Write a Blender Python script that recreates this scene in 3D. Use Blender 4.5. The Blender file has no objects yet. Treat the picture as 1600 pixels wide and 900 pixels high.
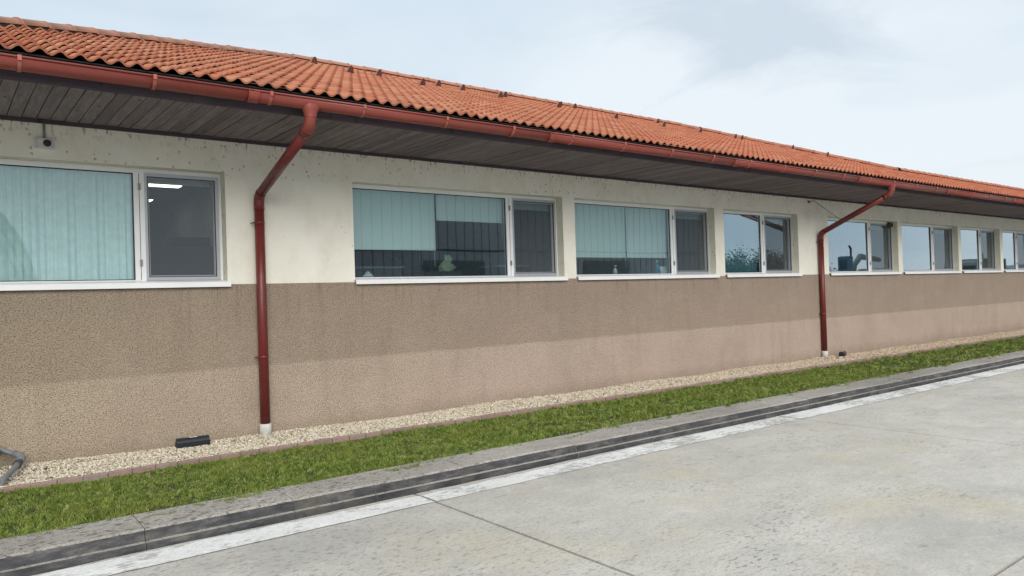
import bpy, math, random
import numpy as np
from mathutils import Vector, Matrix
rnd = random.Random(7)
nrng = np.random.default_rng(11)
PI = math.pi
scene = bpy.context.scene

# ------------------------------------------------------------------ camera
FOC = 1166.0
CAMH, CAMD = 1.65, 8.52
def _ax():
    cx, cy = 800.0, 450.0
    X = Vector((2296-cx, 412-cy, FOC)).normalized()
    Y = Vector((-108-cx, 490-cy, FOC)); Y = (Y - X*(X.dot(Y))).normalized()
    Z = X.cross(Y)
    return X, Y, Z
_X, _Y, _Z = _ax()
R3 = Matrix((_X, _Y, _Z))                       # camera (x right, y down, z forward) -> world
cam_data = bpy.data.cameras.new('camera')
cam = bpy.data.objects.new('camera', cam_data)
scene.collection.objects.link(cam)
scene.camera = cam
cam_data.sensor_width = 36.0
cam_data.lens = FOC/1600*36
cam_data.clip_end = 8000
cam_data.clip_start = 0.05
m = R3 @ Matrix(((1,0,0),(0,-1,0),(0,0,-1)))
cam.matrix_world = Matrix.Translation((0, -CAMD, CAMH)) @ m.to_4x4()

CLOUD = (1.68, 1.08, 3.7)
# ------------------------------------------------------------------ world, sun, exposure
SUN_EL, SUN_ROT = math.radians(36), math.radians(200)
world = bpy.data.worlds.new('World'); scene.world = world; world.use_nodes = True
wn = world.node_tree; wn.nodes.clear()
def N(nt, typ, **kw):
    n = nt.nodes.new(typ)
    for k, v in kw.items(): setattr(n, k, v)
    return n
def L(nt, a, b): nt.links.new(a, b)
wo = N(wn, 'ShaderNodeOutputWorld'); bg = N(wn, 'ShaderNodeBackground'); bg.inputs['Strength'].default_value = 0.1
sky = N(wn, 'ShaderNodeTexSky', sky_type='NISHITA', sun_disc=False)
sky.sun_elevation = SUN_EL; sky.sun_rotation = SUN_ROT; sky.air_density = 1.2; sky.dust_density = 3.0
tc = N(wn, 'ShaderNodeTexCoord'); sp = N(wn, 'ShaderNodeSeparateXYZ'); L(wn, tc.outputs['Generated'], sp.inputs[0])
mx = N(wn, 'ShaderNodeMath', operation='MAXIMUM'); L(wn, sp.outputs['Z'], mx.inputs[0]); mx.inputs[1].default_value = 0.0
ad = N(wn, 'ShaderNodeMath', operation='ADD'); L(wn, mx.outputs[0], ad.inputs[0]); ad.inputs[1].default_value = 0.16
dx = N(wn, 'ShaderNodeMath', operation='DIVIDE'); L(wn, sp.outputs['X'], dx.inputs[0]); L(wn, ad.outputs[0], dx.inputs[1])
dy = N(wn, 'ShaderNodeMath', operation='DIVIDE'); L(wn, sp.outputs['Y'], dy.inputs[0]); L(wn, ad.outputs[0], dy.inputs[1])
cb = N(wn, 'ShaderNodeCombineXYZ'); L(wn, dx.outputs[0], cb.inputs[0]); L(wn, dy.outputs[0], cb.inputs[1]); cb.inputs[2].default_value = 3.7
def wnoise(scale, detail, rough, off, dist=0.0):
    mp = N(wn, 'ShaderNodeMapping'); mp.inputs['Location'].default_value = off
    L(wn, cb.outputs[0], mp.inputs[0])
    n = N(wn, 'ShaderNodeTexNoise'); n.inputs['Scale'].default_value = scale; n.inputs['Detail'].default_value = detail
    n.inputs['Roughness'].default_value = rough; n.inputs['Distortion'].default_value = dist
    L(wn, mp.outputs[0], n.inputs['Vector']); return n
def wramp(src, stops):
    r = N(wn, 'ShaderNodeValToRGB'); cr = r.color_ramp
    while len(cr.elements) < len(stops): cr.elements.new(0.5)
    for e, (p, c) in zip(cr.elements, stops): e.position = p; e.color = (*c, 1)
    L(wn, src, r.inputs[0]); return r
n1 = wnoise(0.42, 5, 0.55, (9.4, 5.0, 2), 0.4)
r1 = wramp(n1.outputs['Fac'], [(0.36, (5.0, 5.95, 6.85)), (0.5, (5.85, 6.65, 7.3)), (0.62, (6.8, 7.3, 7.7))])
n2 = wnoise(0.9, 6, 0.6, (2.2, 5.1, 1.0), 0.5)
r2 = wramp(n2.outputs['Fac'], [(0.56, (0,0,0)), (0.70, (1,1,1))])
mixg = N(wn, 'ShaderNodeMix', data_type='RGBA'); L(wn, r1.outputs[0], mixg.inputs[6]); mixg.inputs[7].default_value = (4.7, 5.5, 6.3, 1)
mf = N(wn, 'ShaderNodeMath', operation='MULTIPLY'); L(wn, r2.outputs[0], mf.inputs[0]); mf.inputs[1].default_value = 0.4
# one grey cloud bank standing over the far roof
cn = wnoise(1.6, 6, 0.62, (0.3, 0.7, 2.0), 0.8)
vd = N(wn, 'ShaderNodeVectorMath', operation='SUBTRACT'); L(wn, cb.outputs[0], vd.inputs[0]); vd.inputs[1].default_value = CLOUD
vs = N(wn, 'ShaderNodeVectorMath', operation='MULTIPLY'); L(wn, vd.outputs[0], vs.inputs[0]); vs.inputs[1].default_value = (1.5, 2.6, 0)
vl = N(wn, 'ShaderNodeVectorMath', operation='LENGTH'); L(wn, vs.outputs[0], vl.inputs[0])
c1 = N(wn, 'ShaderNodeMapRange'); L(wn, vl.outputs['Value'], c1.inputs[0]); c1.inputs[1].default_value = 0.0; c1.inputs[2].default_value = 1.0; c1.inputs[3].default_value = 0.62; c1.inputs[4].default_value = 0.0
c2 = N(wn, 'ShaderNodeMath', operation='ADD'); L(wn, cn.outputs['Fac'], c2.inputs[0]); L(wn, c1.outputs[0], c2.inputs[1])
c3 = wramp(c2.outputs[0], [(0.62, (0,0,0)), (0.95, (1,1,1))])
c4 = N(wn, 'ShaderNodeMath', operation='MULTIPLY'); L(wn, c3.outputs[0], c4.inputs[0]); c4.inputs[1].default_value = 0.75
c5 = N(wn, 'ShaderNodeMath', operation='MAXIMUM'); L(wn, mf.outputs[0], c5.inputs[0]); L(wn, c4.outputs[0], c5.inputs[1])
L(wn, c5.outputs[0], mixg.inputs[0])
mixs = N(wn, 'ShaderNodeMix', data_type='RGBA'); mixs.inputs[0].default_value = 0.9
L(wn, sky.outputs[0], mixs.inputs[6]); L(wn, mixg.outputs[2], mixs.inputs[7])
L(wn, mixs.outputs[2], bg.inputs['Color']); L(wn, bg.outputs[0], wo.inputs[0])

sd = bpy.data.lights.new('sun', 'SUN'); sd.energy = 2.3; sd.angle = math.radians(48); sd.color = (1.0, 0.94, 0.86)
sun = bpy.data.objects.new('sun', sd); scene.collection.objects.link(sun)
sdir = Vector((math.sin(SUN_ROT)*math.cos(SUN_EL), math.cos(SUN_ROT)*math.cos(SUN_EL), math.sin(SUN_EL)))
sun.rotation_euler = (-sdir).to_track_quat('-Z', 'Y').to_euler(); sun.location = (0, -10, 20)
scene.view_settings.view_transform = 'Standard'; scene.view_settings.look = 'None'
scene.view_settings.exposure = 0.38; scene.view_settings.gamma = 1.0

# ------------------------------------------------------------------ material helpers
class Mat:
    def __init__(s, name, rough=0.7, metal=0.0, spec=0.4):
        s.m = bpy.data.materials.new(name); s.m.use_nodes = True; s.nt = s.m.node_tree
        s.b = s.nt.nodes['Principled BSDF']
        s.b.inputs['Roughness'].default_value = rough; s.b.inputs['Metallic'].default_value = metal
        s.b.inputs['Specular IOR Level'].default_value = spec
        g = N(s.nt, 'ShaderNodeNewGeometry'); s.pos = g.outputs['Position']
        s.sep = N(s.nt, 'ShaderNodeSeparateXYZ'); L(s.nt, s.pos, s.sep.inputs[0])
    def noise(s, scale, detail=4, rough=0.55, stretch=(1,1,1), off=(0,0,0), dist=0.0, vec=None):
        mp = N(s.nt, 'ShaderNodeMapping'); mp.inputs['Scale'].default_value = stretch; mp.inputs['Location'].default_value = off
        L(s.nt, vec or s.pos, mp.inputs[0])
        n = N(s.nt, 'ShaderNodeTexNoise'); n.inputs['Scale'].default_value = scale; n.inputs['Detail'].default_value = detail
        n.inputs['Roughness'].default_value = rough; n.inputs['Distortion'].default_value = dist
        L(s.nt, mp.outputs[0], n.inputs['Vector']); return n.outputs['Fac']
    def voro(s, scale, stretch=(1,1,1), off=(0,0,0), out='Distance', feature='F1'):
        mp = N(s.nt, 'ShaderNodeMapping'); mp.inputs['Scale'].default_value = stretch; mp.inputs['Location'].default_value = off
        L(s.nt, s.pos, mp.inputs[0])
        v = N(s.nt, 'ShaderNodeTexVoronoi', feature=feature); v.inputs['Scale'].default_value = scale
        L(s.nt, mp.outputs[0], v.inputs['Vector']); return v.outputs[out]
    def ramp(s, src, stops):
        r = N(s.nt, 'ShaderNodeValToRGB'); cr = r.color_ramp
        while len(cr.elements) < len(stops): cr.elements.new(0.5)
        for e, (p, c) in zip(cr.elements, stops):
            e.position = p; e.color = (*c, 1) if isinstance(c, tuple) else (c, c, c, 1)
        L(s.nt, src, r.inputs[0]); return r.outputs[0]
    def math(s, op, a, b, clamp=False):
        n = N(s.nt, 'ShaderNodeMath', operation=op); n.use_clamp = clamp
        for i, v in enumerate((a, b)):
            if isinstance(v, (int, float)): n.inputs[i].default_value = v
            else: L(s.nt, v, n.inputs[i])
        return n.outputs[0]
    def mix(s, f, a, b, mode='MIX'):
        n = N(s.nt, 'ShaderNodeMix', data_type='RGBA', blend_type=mode)
        for i, v in ((0, f), (6, a), (7, b)):
            if isinstance(v, (int, float)): n.inputs[i].default_value = v
            elif isinstance(v, tuple): n.inputs[i].default_value = (*v, 1)
            else: L(s.nt, v, n.inputs[i])
        return n.outputs[2]
    def objrand(s):
        return N(s.nt, 'ShaderNodeObjectInfo').outputs['Random']
    def attr(s, name):
        return N(s.nt, 'ShaderNodeAttribute', attribute_name=name).outputs['Fac']
    def color(s, c):
        if isinstance(c, tuple): s.b.inputs['Base Color'].default_value = (*c, 1)
        else: L(s.nt, c, s.b.inputs['Base Color'])
        return s
    def rough(s, r):
        L(s.nt, r, s.b.inputs['Roughness']); return s
    def bump(s, h, strength=0.5, dist=0.01):
        b = N(s.nt, 'ShaderNodeBump'); b.inputs['Strength'].default_value = strength; b.inputs['Distance'].default_value = dist
        L(s.nt, h, b.inputs['Height'])
        if s.b.inputs['Normal'].links: L(s.nt, s.b.inputs['Normal'].links[0].from_socket, b.inputs['Normal'])
        L(s.nt, b.outputs[0], s.b.inputs['Normal']); return s

def simple(name, col, rough=0.6, metal=0.0, spec=0.4, var=0.12, scale=8, bump=0.0):
    M = Mat(name, rough, metal, spec)
    n = M.noise(scale, 5, 0.6)
    lo = tuple(c*(1-var) for c in col); hi = tuple(min(1, c*(1+var)) for c in col)
    M.color(M.ramp(n, [(0.3, lo), (0.7, hi)]))
    if bump: M.bump(M.noise(scale*12, 3), bump, 0.003)
    return M.m
MT = {}

# lower stucco: rough brown spatter render with a paler painted band below z=0.93
M = Mat('brown_stucco', 0.92, spec=0.2)
sx = (1, 1, 1)
fine = M.noise(78, 4, 0.65, (1, 1, 1.3)); mid = M.noise(24, 4, 0.65, off=(3, 1, 2)); big = M.noise(1.1, 5, 0.6)
zb = M.math('ADD', M.sep.outputs['Z'], M.math('MULTIPLY', M.noise(2.2, 4), 0.03))
band = M.ramp(zb, [(0.0, 0.0), (1.0, 1.0)])
stp = M.ramp(zb, [(0.93, 0.0), (0.965, 1.0)])
lf = M.ramp(M.math('DIVIDE', M.sep.outputs['X'], 10.0), [(0.05, 0.0), (0.6, 1.0)])
base = M.mix(stp, M.mix(lf, (0.56, 0.465, 0.35), (0.62, 0.49, 0.41)), M.mix(lf, (0.44, 0.36, 0.27), (0.45, 0.357, 0.29)))
base = M.mix(M.ramp(big, [(0.35, 0.0), (0.7, 0.35)]), base, (0.36, 0.285, 0.225))
strk = M.noise(5.0, 5, 0.6, (1, 1, 0.12), off=(7, 0, 0))
base = M.mix(M.ramp(strk, [(0.52, 0.0), (0.75, 0.18)]), base, (0.22, 0.165, 0.125))
pit = M.ramp(fine, [(0.38, 1.0), (0.52, 0.0)])
base = M.mix(M.math('MULTIPLY', pit, 0.8), base, (0.10, 0.072, 0.052))
pk = M.ramp(mid, [(0.55, 0.0), (0.8, 0.35)])
base = M.mix(pk, base, (0.52, 0.41, 0.32))
drp = M.math('MULTIPLY', M.ramp(M.noise(13, 4, 0.65, (1, 1, 0.05), off=(3, 0, 0)), [(0.56, 0.0), (0.68, 0.55)]), M.ramp(M.math('SUBTRACT', M.sep.outputs['Z'], 1.0), [(0.25, 0.0), (0.86, 1.0)]))
base = M.mix(drp, base, (0.19, 0.145, 0.11))
pat = M.ramp(M.noise(0.9, 5, 0.7, (1, 1, 1.6), off=(3.1, 0, 5)), [(0.5, 0.0), (0.62, 0.10)])
base = M.mix(pat, base, (0.56, 0.47, 0.40))
foot = M.ramp(M.math('ADD', M.sep.outputs['Z'], M.math('MULTIPLY', M.noise(6, 5), 0.2)), [(0.2, 0.4), (0.42, 0.0)])
base = M.mix(foot, base, (0.22, 0.17, 0.12))
M.color(base); M.bump(fine, 1.0, 0.02); M.bump(mid, 0.6, 0.015)
MT['stucco'] = M.m

# upper cream plaster with insect / dirt marks
M = Mat('cream_plaster', 0.85, spec=0.25)
n = M.noise(1.6, 5, 0.6); fine = M.noise(70, 3)
base = M.ramp(n, [(0.3, (0.77, 0.745, 0.655)), (0.7, (0.84, 0.82, 0.745))])
zz = M.sep.outputs['Z']
high = M.ramp(zz, [(0.0, 0.0), (1.0, 1.0)])
mk = M.math('MULTIPLY', M.ramp(M.math('ADD', M.voro(15, (1, 1, 0.8)), M.math('MULTIPLY', M.noise(50, 3, 0.7, off=(1, 2, 3)), 0.5)), [(0.30, 1.0), (0.50, 0.0)]), M.ramp(M.noise(1.3, 3, off=(5, 0, 1)), [(0.47, 0.0), (0.56, 1.0)]))
mk = M.math('MULTIPLY', mk, M.ramp(M.noise(60, 4, 0.7), [(0.43, 0.0), (0.50, 1.0)]))
zone = M.math('MULTIPLY', M.math('SUBTRACT', zz, 3.0), 6.0, True)
mk = M.math('MULTIPLY', mk, zone)
drip = M.math('MULTIPLY', M.ramp(M.noise(26, 3, 0.6, (1, 1, 0.35), off=(2, 0, 0)), [(0.55, 0.0), (0.64, 1.0)]), M.math('MULTIPLY', M.math('SUBTRACT', zz, 3.33), 8.0, True))
base = M.mix(M.math('MULTIPLY', mk, 0.95), base, (0.19, 0.095, 0.045))
base = M.mix(M.math('MULTIPLY', drip, 0.75), base, (0.17, 0.13, 0.09))
soil = M.ramp(M.noise(3.0, 5, 0.65, (1, 1, 0.6), off=(1, 4, 0)), [(0.48, 0.0), (0.75, 0.38)])
base = M.mix(soil, base, (0.55, 0.50, 0.38))
speck = M.ramp(M.noise(30, 2, off=(9, 0, 0)), [(0.70, 0.0), (0.74, 0.55)])
base = M.mix(speck, base, (0.28, 0.22, 0.15))
M.color(base); M.bump(fine, 0.35, 0.006); M.bump(M.noise(14, 3), 0.25, 0.01)
MT['plaster'] = M.m

# concrete slabs
def concrete(name, c0, c1, dark=(0.16, 0.155, 0.15), pits=0.7, yellow=True, stretch=(0.6, 1, 1), grain=0.35):
    M = Mat(name, 0.82, spec=0.3)
    a = M.noise(0.45, 6, 0.62, stretch); b = M.noise(2.6, 6, 0.7, stretch, off=(4, 2, 0)); f = M.noise(60, 4, 0.65)
    base = M.ramp(a, [(0.36, c0), (0.62, c1)])
    base = M.mix(M.ramp(b, [(0.40, 0.32), (0.62, 0.0)]), base, tuple(v*0.72 for v in c0))
    base = M.mix(M.ramp(M.noise(5.5, 6, 0.75, stretch, off=(1, 1, 0), dist=0.6), [(0.52, 0.0), (0.68, 0.35)]), base, tuple(min(1, v*1.2) for v in c1))
    if yellow:
        base = M.mix(M.ramp(M.noise(0.8, 4, 0.6, off=(8, 3, 0)), [(0.52, 0.0), (0.70, 0.55)]), base, (0.52, 0.46, 0.33))
        base = M.mix(M.ramp(M.noise(1.9, 5, 0.7, off=(2.3, 7, 0)), [(0.60, 0.0), (0.74, 0.4)]), base, (0.47, 0.34, 0.27))
        base = M.mix(M.ramp(M.noise(0.6, 5, 0.7, off=(12, 9, 0)), [(0.53, 0.0), (0.68, 0.42)]), base, (0.29, 0.285, 0.285))
    area = M.ramp(M.noise(0.7, 5, 0.7, off=(0, 5, 0)), [(0.47, 0.0), (0.66, 1.0)])
    area = M.math('MAXIMUM', area, M.ramp(M.math('DIVIDE', M.sep.outputs['X'], 10.0), [(0.25, 0.8), (0.5, 0.0)]))
    p1 = M.ramp(M.noise(38, 3, 0.6, (0.45, 1, 1), off=(3, 3, 0)), [(0.57, 0.0), (0.61, 1.0)])
    p2 = M.ramp(M.noise(9, 5, 0.7, (0.35, 1, 1), off=(6, 1, 0)), [(0.62, 0.0), (0.68, 0.9)])
    base = M.mix(M.math('MULTIPLY', M.math('MULTIPLY', p1, area), pits), base, dark)
    base = M.mix(M.math('MULTIPLY', p2, pits*0.7), base, dark)
    base = M.mix(M.ramp(f, [(0.38, grain), (0.54, 0.0)]), base, tuple(v*0.55 for v in c0))
    M.color(base); M.bump(f, 0.35, 0.006); M.bump(M.noise(12, 5, 0.7), 0.2, 0.01)
    return M
MT['slab'] = concrete('yard_concrete', (0.46, 0.44, 0.40), (0.565, 0.54, 0.49)).m
MT['kerbtop'] = concrete('kerb_concrete', (0.27, 0.25, 0.225), (0.45, 0.42, 0.38), pits=1.0, dark=(0.05, 0.047, 0.04), yellow=False, grain=0.65).m
M = Mat('stained_channel', 0.75, spec=0.3)
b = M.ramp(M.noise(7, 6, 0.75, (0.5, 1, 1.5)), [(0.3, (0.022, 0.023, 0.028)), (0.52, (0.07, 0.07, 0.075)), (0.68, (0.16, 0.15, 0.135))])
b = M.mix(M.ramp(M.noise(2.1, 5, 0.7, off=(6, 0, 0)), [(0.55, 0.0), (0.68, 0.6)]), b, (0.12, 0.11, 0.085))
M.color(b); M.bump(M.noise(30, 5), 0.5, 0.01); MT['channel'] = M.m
M = concrete('worn_white_paint', (0.70, 0.70, 0.68), (0.80, 0.80, 0.78), yellow=False, pits=0.2)
src = M.b.inputs['Base Color'].links[0].from_socket
wear = M.math('ADD', M.math('MULTIPLY', M.noise(28, 5, 0.75, (0.4, 1, 1)), 0.6), M.math('MULTIPLY', M.noise(1.7, 4, 0.6, off=(3, 0, 0)), 0.5))
M.color(M.mix(M.ramp(wear, [(0.555, 0.0), (0.60, 0.85)]), src, (0.36, 0.35, 0.33)))
MT['paint'] = M.m

# tiles
def tilemat(name, cols, moss=0.25):
    M = Mat(name, 0.78, spec=0.25)
    r = M.math('FRACT', M.math('ADD', M.math('MULTIPLY', M.objrand(), 7.13), M.attr('tint')), 0)
    base = M.ramp(r, [(i/(len(cols)-1), c) for i, c in enumerate(cols)])
    base = M.mix(M.ramp(M.noise(22, 5, 0.7), [(0.45, 0.0), (0.75, 0.45)]), base, (0.30, 0.15, 0.10))
    base = M.mix(M.ramp(M.noise(1.2, 4, 0.6), [(0.45, 0.0), (0.7, moss)]), base, (0.33, 0.20, 0.14))
    xs = M.ramp(M.math('DIVIDE', M.sep.outputs['X'], 30.0), [(0.1, 0.0), (0.6, 0.35)])
    base = M.mix(xs, base, (0.44, 0.108, 0.052))
    base = M.mix(M.ramp(M.noise(55, 4, 0.7, off=(3, 3, 3)), [(0.62, 0.0), (0.70, 0.5)]), base, (0.12, 0.085, 0.06))
    base = M.mix(M.ramp(M.noise(9, 5, 0.75, off=(1, 3, 3)), [(0.58, 0.0), (0.70, 0.35)]), base, (0.50, 0.36, 0.27))
    M.color(base); M.bump(M.noise(120, 3), 0.25, 0.003)
    return M.m
MT['tile'] = tilemat('terracotta_tile', [(0.34, 0.118, 0.066), (0.42, 0.16, 0.088), (0.38, 0.13, 0.070), (0.29, 0.098, 0.058), (0.45, 0.205, 0.118), (0.35, 0.15, 0.092)])
MT['cap'] = tilemat('weathered_cap_tile', [(0.33, 0.175, 0.12), (0.42, 0.20, 0.13), (0.36, 0.19, 0.14)], 0.5)
MT['ventf'] = simple('dark_vent_tile', (0.09, 0.04, 0.032), 0.8)

# wood
def wood(name, c0, c1, axis=1):
    M = Mat(name, 0.85, spec=0.2)
    st = (9, 0.8, 9) if axis == 1 else (0.8, 9, 9)
    g = M.noise(3.0, 6, 0.7, st, dist=0.8)
    r = M.objrand()
    base = M.ramp(g, [(0.3, c0), (0.7, c1)])
    base = M.mix(M.math('MULTIPLY', M.math('POWER', r, 2.0), 0.5), base, tuple(v*0.55 for v in c0))
    knot = M.ramp(M.voro(3.1, (2.2, 1, 1)), [(0.07, 1.0), (0.15, 0.0)])
    base = M.mix(M.math('MULTIPLY', knot, 0.6), base, (0.03, 0.022, 0.02))
    base = M.mix(M.ramp(M.noise(1.4, 4), [(0.5, 0.0), (0.75, 0.4)]), base, (0.14, 0.115, 0.10))
    M.color(base); M.bump(g, 0.4, 0.004); return M.m
MT['board'] = wood('weathered_soffit_wood', (0.140, 0.120, 0.124), (0.285, 0.242, 0.245))
MT['fascia'] = wood('dark_fascia_wood', (0.060, 0.046, 0.062), (0.11, 0.088, 0.108), axis=0)
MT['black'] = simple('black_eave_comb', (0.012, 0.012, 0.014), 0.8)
MT['deck'] = simple('dark_roof_deck', (0.05, 0.035, 0.03), 0.9)
# metal gutter
def painted(name, col, rough=0.42):
    M = Mat(name, rough, 0.0, 0.45)
    base = M.ramp(M.noise(3, 5, 0.6, (0.4, 1, 1)), [(0.3, tuple(v*0.85 for v in col)), (0.7, tuple(v*1.12 for v in col))])
    base = M.mix(M.ramp(M.noise(26, 5, 0.7), [(0.6, 0.0), (0.78, 0.35)]), base, tuple(v*0.5+0.05 for v in col))
    base = M.mix(M.ramp(M.noise(7, 6, 0.75, (0.7, 1, 0.25), off=(5, 5, 5)), [(0.56, 0.0), (0.72, 0.4)]), base, tuple(v*0.6+0.07 for v in col))
    M.rough(M.ramp(M.noise(9, 5, 0.7), [(0.3, 0.26), (0.7, 0.5)]))
    M.color(base); M.bump(M.noise(60, 2), 0.04, 0.002); return M.m
MT['gutter'] = painted('red_brown_gutter_paint', (0.25, 0.055, 0.042))
MT['pipe'] = painted('red_brown_pipe_paint', (0.145, 0.022, 0.02))
MT['bracket'] = painted('worn_bracket_paint', (0.34, 0.10, 0.075), 0.5)
MT['whitepvc'] = simple('white_window_pvc', (0.78, 0.79, 0.80), 0.35, var=0.04, scale=5)
MT['sill'] = simple('white_sill_metal', (0.82, 0.83, 0.84), 0.3, var=0.04, scale=3)
MT['gasket'] = simple('black_rubber', (0.02, 0.02, 0.022), 0.6)
MT['screenframe'] = simple('grey_screen_frame', (0.40, 0.43, 0.47), 0.4, 0.3, var=0.05)
MT['concretewhite'] = simple('pale_sleeve', (0.55, 0.55, 0.52), 0.8, var=0.15, scale=20)
M = Mat('dirty_reveal', 0.85, spec=0.2)
b = M.ramp(M.noise(3, 4), [(0.3, (0.60, 0.585, 0.47)), (0.7, (0.70, 0.69, 0.58))])
mold = M.ramp(M.noise(24, 5, 0.7, (1, 1, 0.4)), [(0.60, 0.0), (0.68, 0.85)])
M.color(M.mix(mold, b, (0.10, 0.07, 0.045))); M.bump(M.noise(70, 3), 0.2, 0.004); MT['reveal'] = M.m

def glassmat(name, refl_lo, refl_hi, tint, rtint=(0.78, 0.90, 0.96), wav=0.0006):
    m = bpy.data.materials.new(name); m.use_nodes = True; nt = m.node_tree; nt.nodes.clear()
    o = N(nt, 'ShaderNodeOutputMaterial'); mixn = N(nt, 'ShaderNodeMixShader')
    gl = N(nt, 'ShaderNodeBsdfGlossy'); gl.inputs['Roughness'].default_value = 0.0; gl.inputs['Color'].default_value = (*rtint, 1)
    tr = N(nt, 'ShaderNodeBsdfTransparent'); tr.inputs['Color'].default_value = (*tint, 1)
    lw = N(nt, 'ShaderNodeLayerWeight'); lw.inputs['Blend'].default_value = 0.5
    mr = N(nt, 'ShaderNodeMapRange'); L(nt, lw.outputs['Facing'], mr.inputs[0])
    mr.inputs[1].default_value = 0.0; mr.inputs[2].default_value = 0.9; mr.inputs[3].default_value = refl_lo; mr.inputs[4].default_value = refl_hi
    g = N(nt, 'ShaderNodeNewGeometry'); no = N(nt, 'ShaderNodeTexNoise'); no.inputs['Scale'].default_value = 1.6; no.inputs['Detail'].default_value = 1.0
    L(nt, g.outputs['Position'], no.inputs['Vector'])
    bp = N(nt, 'ShaderNodeBump'); bp.inputs['Strength'].default_value = 1.0; bp.inputs['Distance'].default_value = wav; L(nt, no.outputs['Fac'], bp.inputs['Height'])
    L(nt, bp.outputs[0], gl.inputs['Normal'])
    L(nt, mr.outputs[0], mixn.inputs[0]); L(nt, tr.outputs[0], mixn.inputs[1]); L(nt, gl.outputs[0], mixn.inputs[2]); L(nt, mixn.outputs[0], o.inputs[0])
    return m
MT['glass'] = glassmat('coated_window_glass', 0.13, 0.84, (0.73, 0.86, 0.875))
def meshmat(name, col, alpha):
    m = bpy.data.materials.new(name); m.use_nodes = True; nt = m.node_tree
    b = nt.nodes['Principled BSDF']; b.inputs['Base Color'].default_value = (*col, 1); b.inputs['Roughness'].default_value = 0.8
    b.inputs['Alpha'].default_value = alpha
    return m
MT['mesh'] = meshmat('grey_insect_mesh', (0.075, 0.082, 0.095), 0.42)
M = Mat('pale_blind', 0.9, spec=0.1)
M.color(M.ramp(M.noise(2, 3), [(0.3, (0.80, 0.86, 0.83)), (0.7, (0.85, 0.89, 0.86))])); M.b.inputs['Transmission Weight'].default_value = 0.0
MT['blind'] = M.m
MT['bluegrey'] = simple('blue_grey_blind', (0.13, 0.24, 0.30), 0.9, var=0.06)
MT['curtain'] = simple('sheer_curtain', (0.76, 0.82, 0.79), 0.9, var=0.08, scale=14)
MT['room'] = simple('interior_wall_paint', (0.42, 0.43, 0.45), 0.9)
MT['roomceil'] = simple('interior_ceiling', (0.34, 0.34, 0.36), 0.9)
MT['roomfloor'] = simple('interior_floor', (0.2, 0.2, 0.2), 0.8)
MT['furn'] = simple('dark_furniture', (0.06, 0.06, 0.07), 0.6)
MT['bait'] = simple('black_plastic', (0.014, 0.017, 0.024), 0.42, var=0.25, scale=20)
MT['paper'] = simple('pale_paper', (0.72, 0.72, 0.70), 0.7, var=0.05)
MT['greypvc'] = simple('grey_pvc', (0.17, 0.185, 0.20), 0.5, var=0.2, scale=12)
MT['darkpvc'] = simple('dark_hose', (0.05, 0.055, 0.06), 0.5)
MT['greybox'] = simple('grey_junction_box', (0.62, 0.62, 0.61), 0.55)
MT['steel'] = simple('weathered_steel', (0.26, 0.25, 0.24), 0.5, 0.6)
MT['nest'] = simple('dark_mud_nest', (0.06, 0.045, 0.035), 0.95, bump=0.5, scale=30)
MT['lock'] = simple('blue_grey_lockers', (0.10, 0.125, 0.17), 0.5)
MT['green'] = simple('lime_plastic', (0.40, 0.47, 0.30), 0.5)
MT['bluep'] = simple('blue_plastic', (0.08, 0.30, 0.50), 0.4)
# brick edging
M = Mat('edging_brick', 0.9, spec=0.2)
r = M.objrand()
b = M.ramp(r, [(0.0, (0.25, 0.175, 0.155)), (0.5, (0.32, 0.215, 0.19)), (1.0, (0.28, 0.225, 0.205))])
b = M.mix(M.ramp(M.noise(20, 5, 0.7), [(0.45, 0.0), (0.7, 0.6)]), b, (0.16, 0.13, 0.11))
M.color(b); M.bump(M.noise(60, 4), 0.5, 0.006); MT['brick'] = M.m
# gravel
M = Mat('marble_chippings', 0.8, spec=0.3)
r = M.attr('tint')
b = M.ramp(r, [(0.0, (0.18, 0.14, 0.09)), (0.18, (0.42, 0.35, 0.25)), (0.5, (0.60, 0.545, 0.43)), (0.85, (0.72, 0.68, 0.58)), (1.0, (0.32, 0.27, 0.21))])
fx = M.ramp(M.math('DIVIDE', M.sep.outputs['X'], 30.0), [(0.2, 0.0), (0.55, 0.62)])
b = M.mix(fx, b, M.ramp(r, [(0.0, (0.22, 0.13, 0.08)), (0.5, (0.48, 0.35, 0.24)), (1.0, (0.62, 0.50, 0.38))]))
M.color(b); MT['gravel'] = M.m
MT['gravelbed'] = simple('gravel_bed', (0.16, 0.135, 0.10), 0.95, var=0.4, scale=60, bump=0.6)
# grass
M = Mat('grass_blades', 0.6, spec=0.25)
r = M.attr('tint')
b = M.ramp(r, [(0.0, (0.04, 0.085, 0.012)), (0.35, (0.12, 0.185, 0.024)), (0.65, (0.205, 0.27, 0.045)), (0.85, (0.27, 0.32, 0.09)), (1.0, (0.40, 0.35, 0.17))])
pn = M.ramp(M.noise(2.6, 4, 0.65), [(0.45, 0.0), (0.68, 0.6)])
b = M.mix(pn, b, (0.20, 0.215, 0.045))
pn = M.ramp(M.noise(7, 4, 0.65, off=(4, 4, 0)), [(0.60, 0.0), (0.72, 0.5)])
b = M.mix(pn, b, (0.27, 0.23, 0.10))
M.color(b); M.b.inputs['Transmission Weight'].default_value = 0.0
MT['grass'] = M.m
MT['soil'] = simple('lawn_soil', (0.045, 0.055, 0.02), 0.95, var=0.5, scale=30, bump=0.5)
MT['field'] = simple('field_grass', (0.08, 0.11, 0.035), 0.95, var=0.4, scale=0.2)
MT['hill'] = simple('haze_tinted_hill', (0.10, 0.16, 0.17), 0.95, var=0.3, scale=0.01)  # distance haze is put into the blue-green hill colour
MT['bark'] = simple('bark', (0.09, 0.07, 0.05), 0.95)
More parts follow.
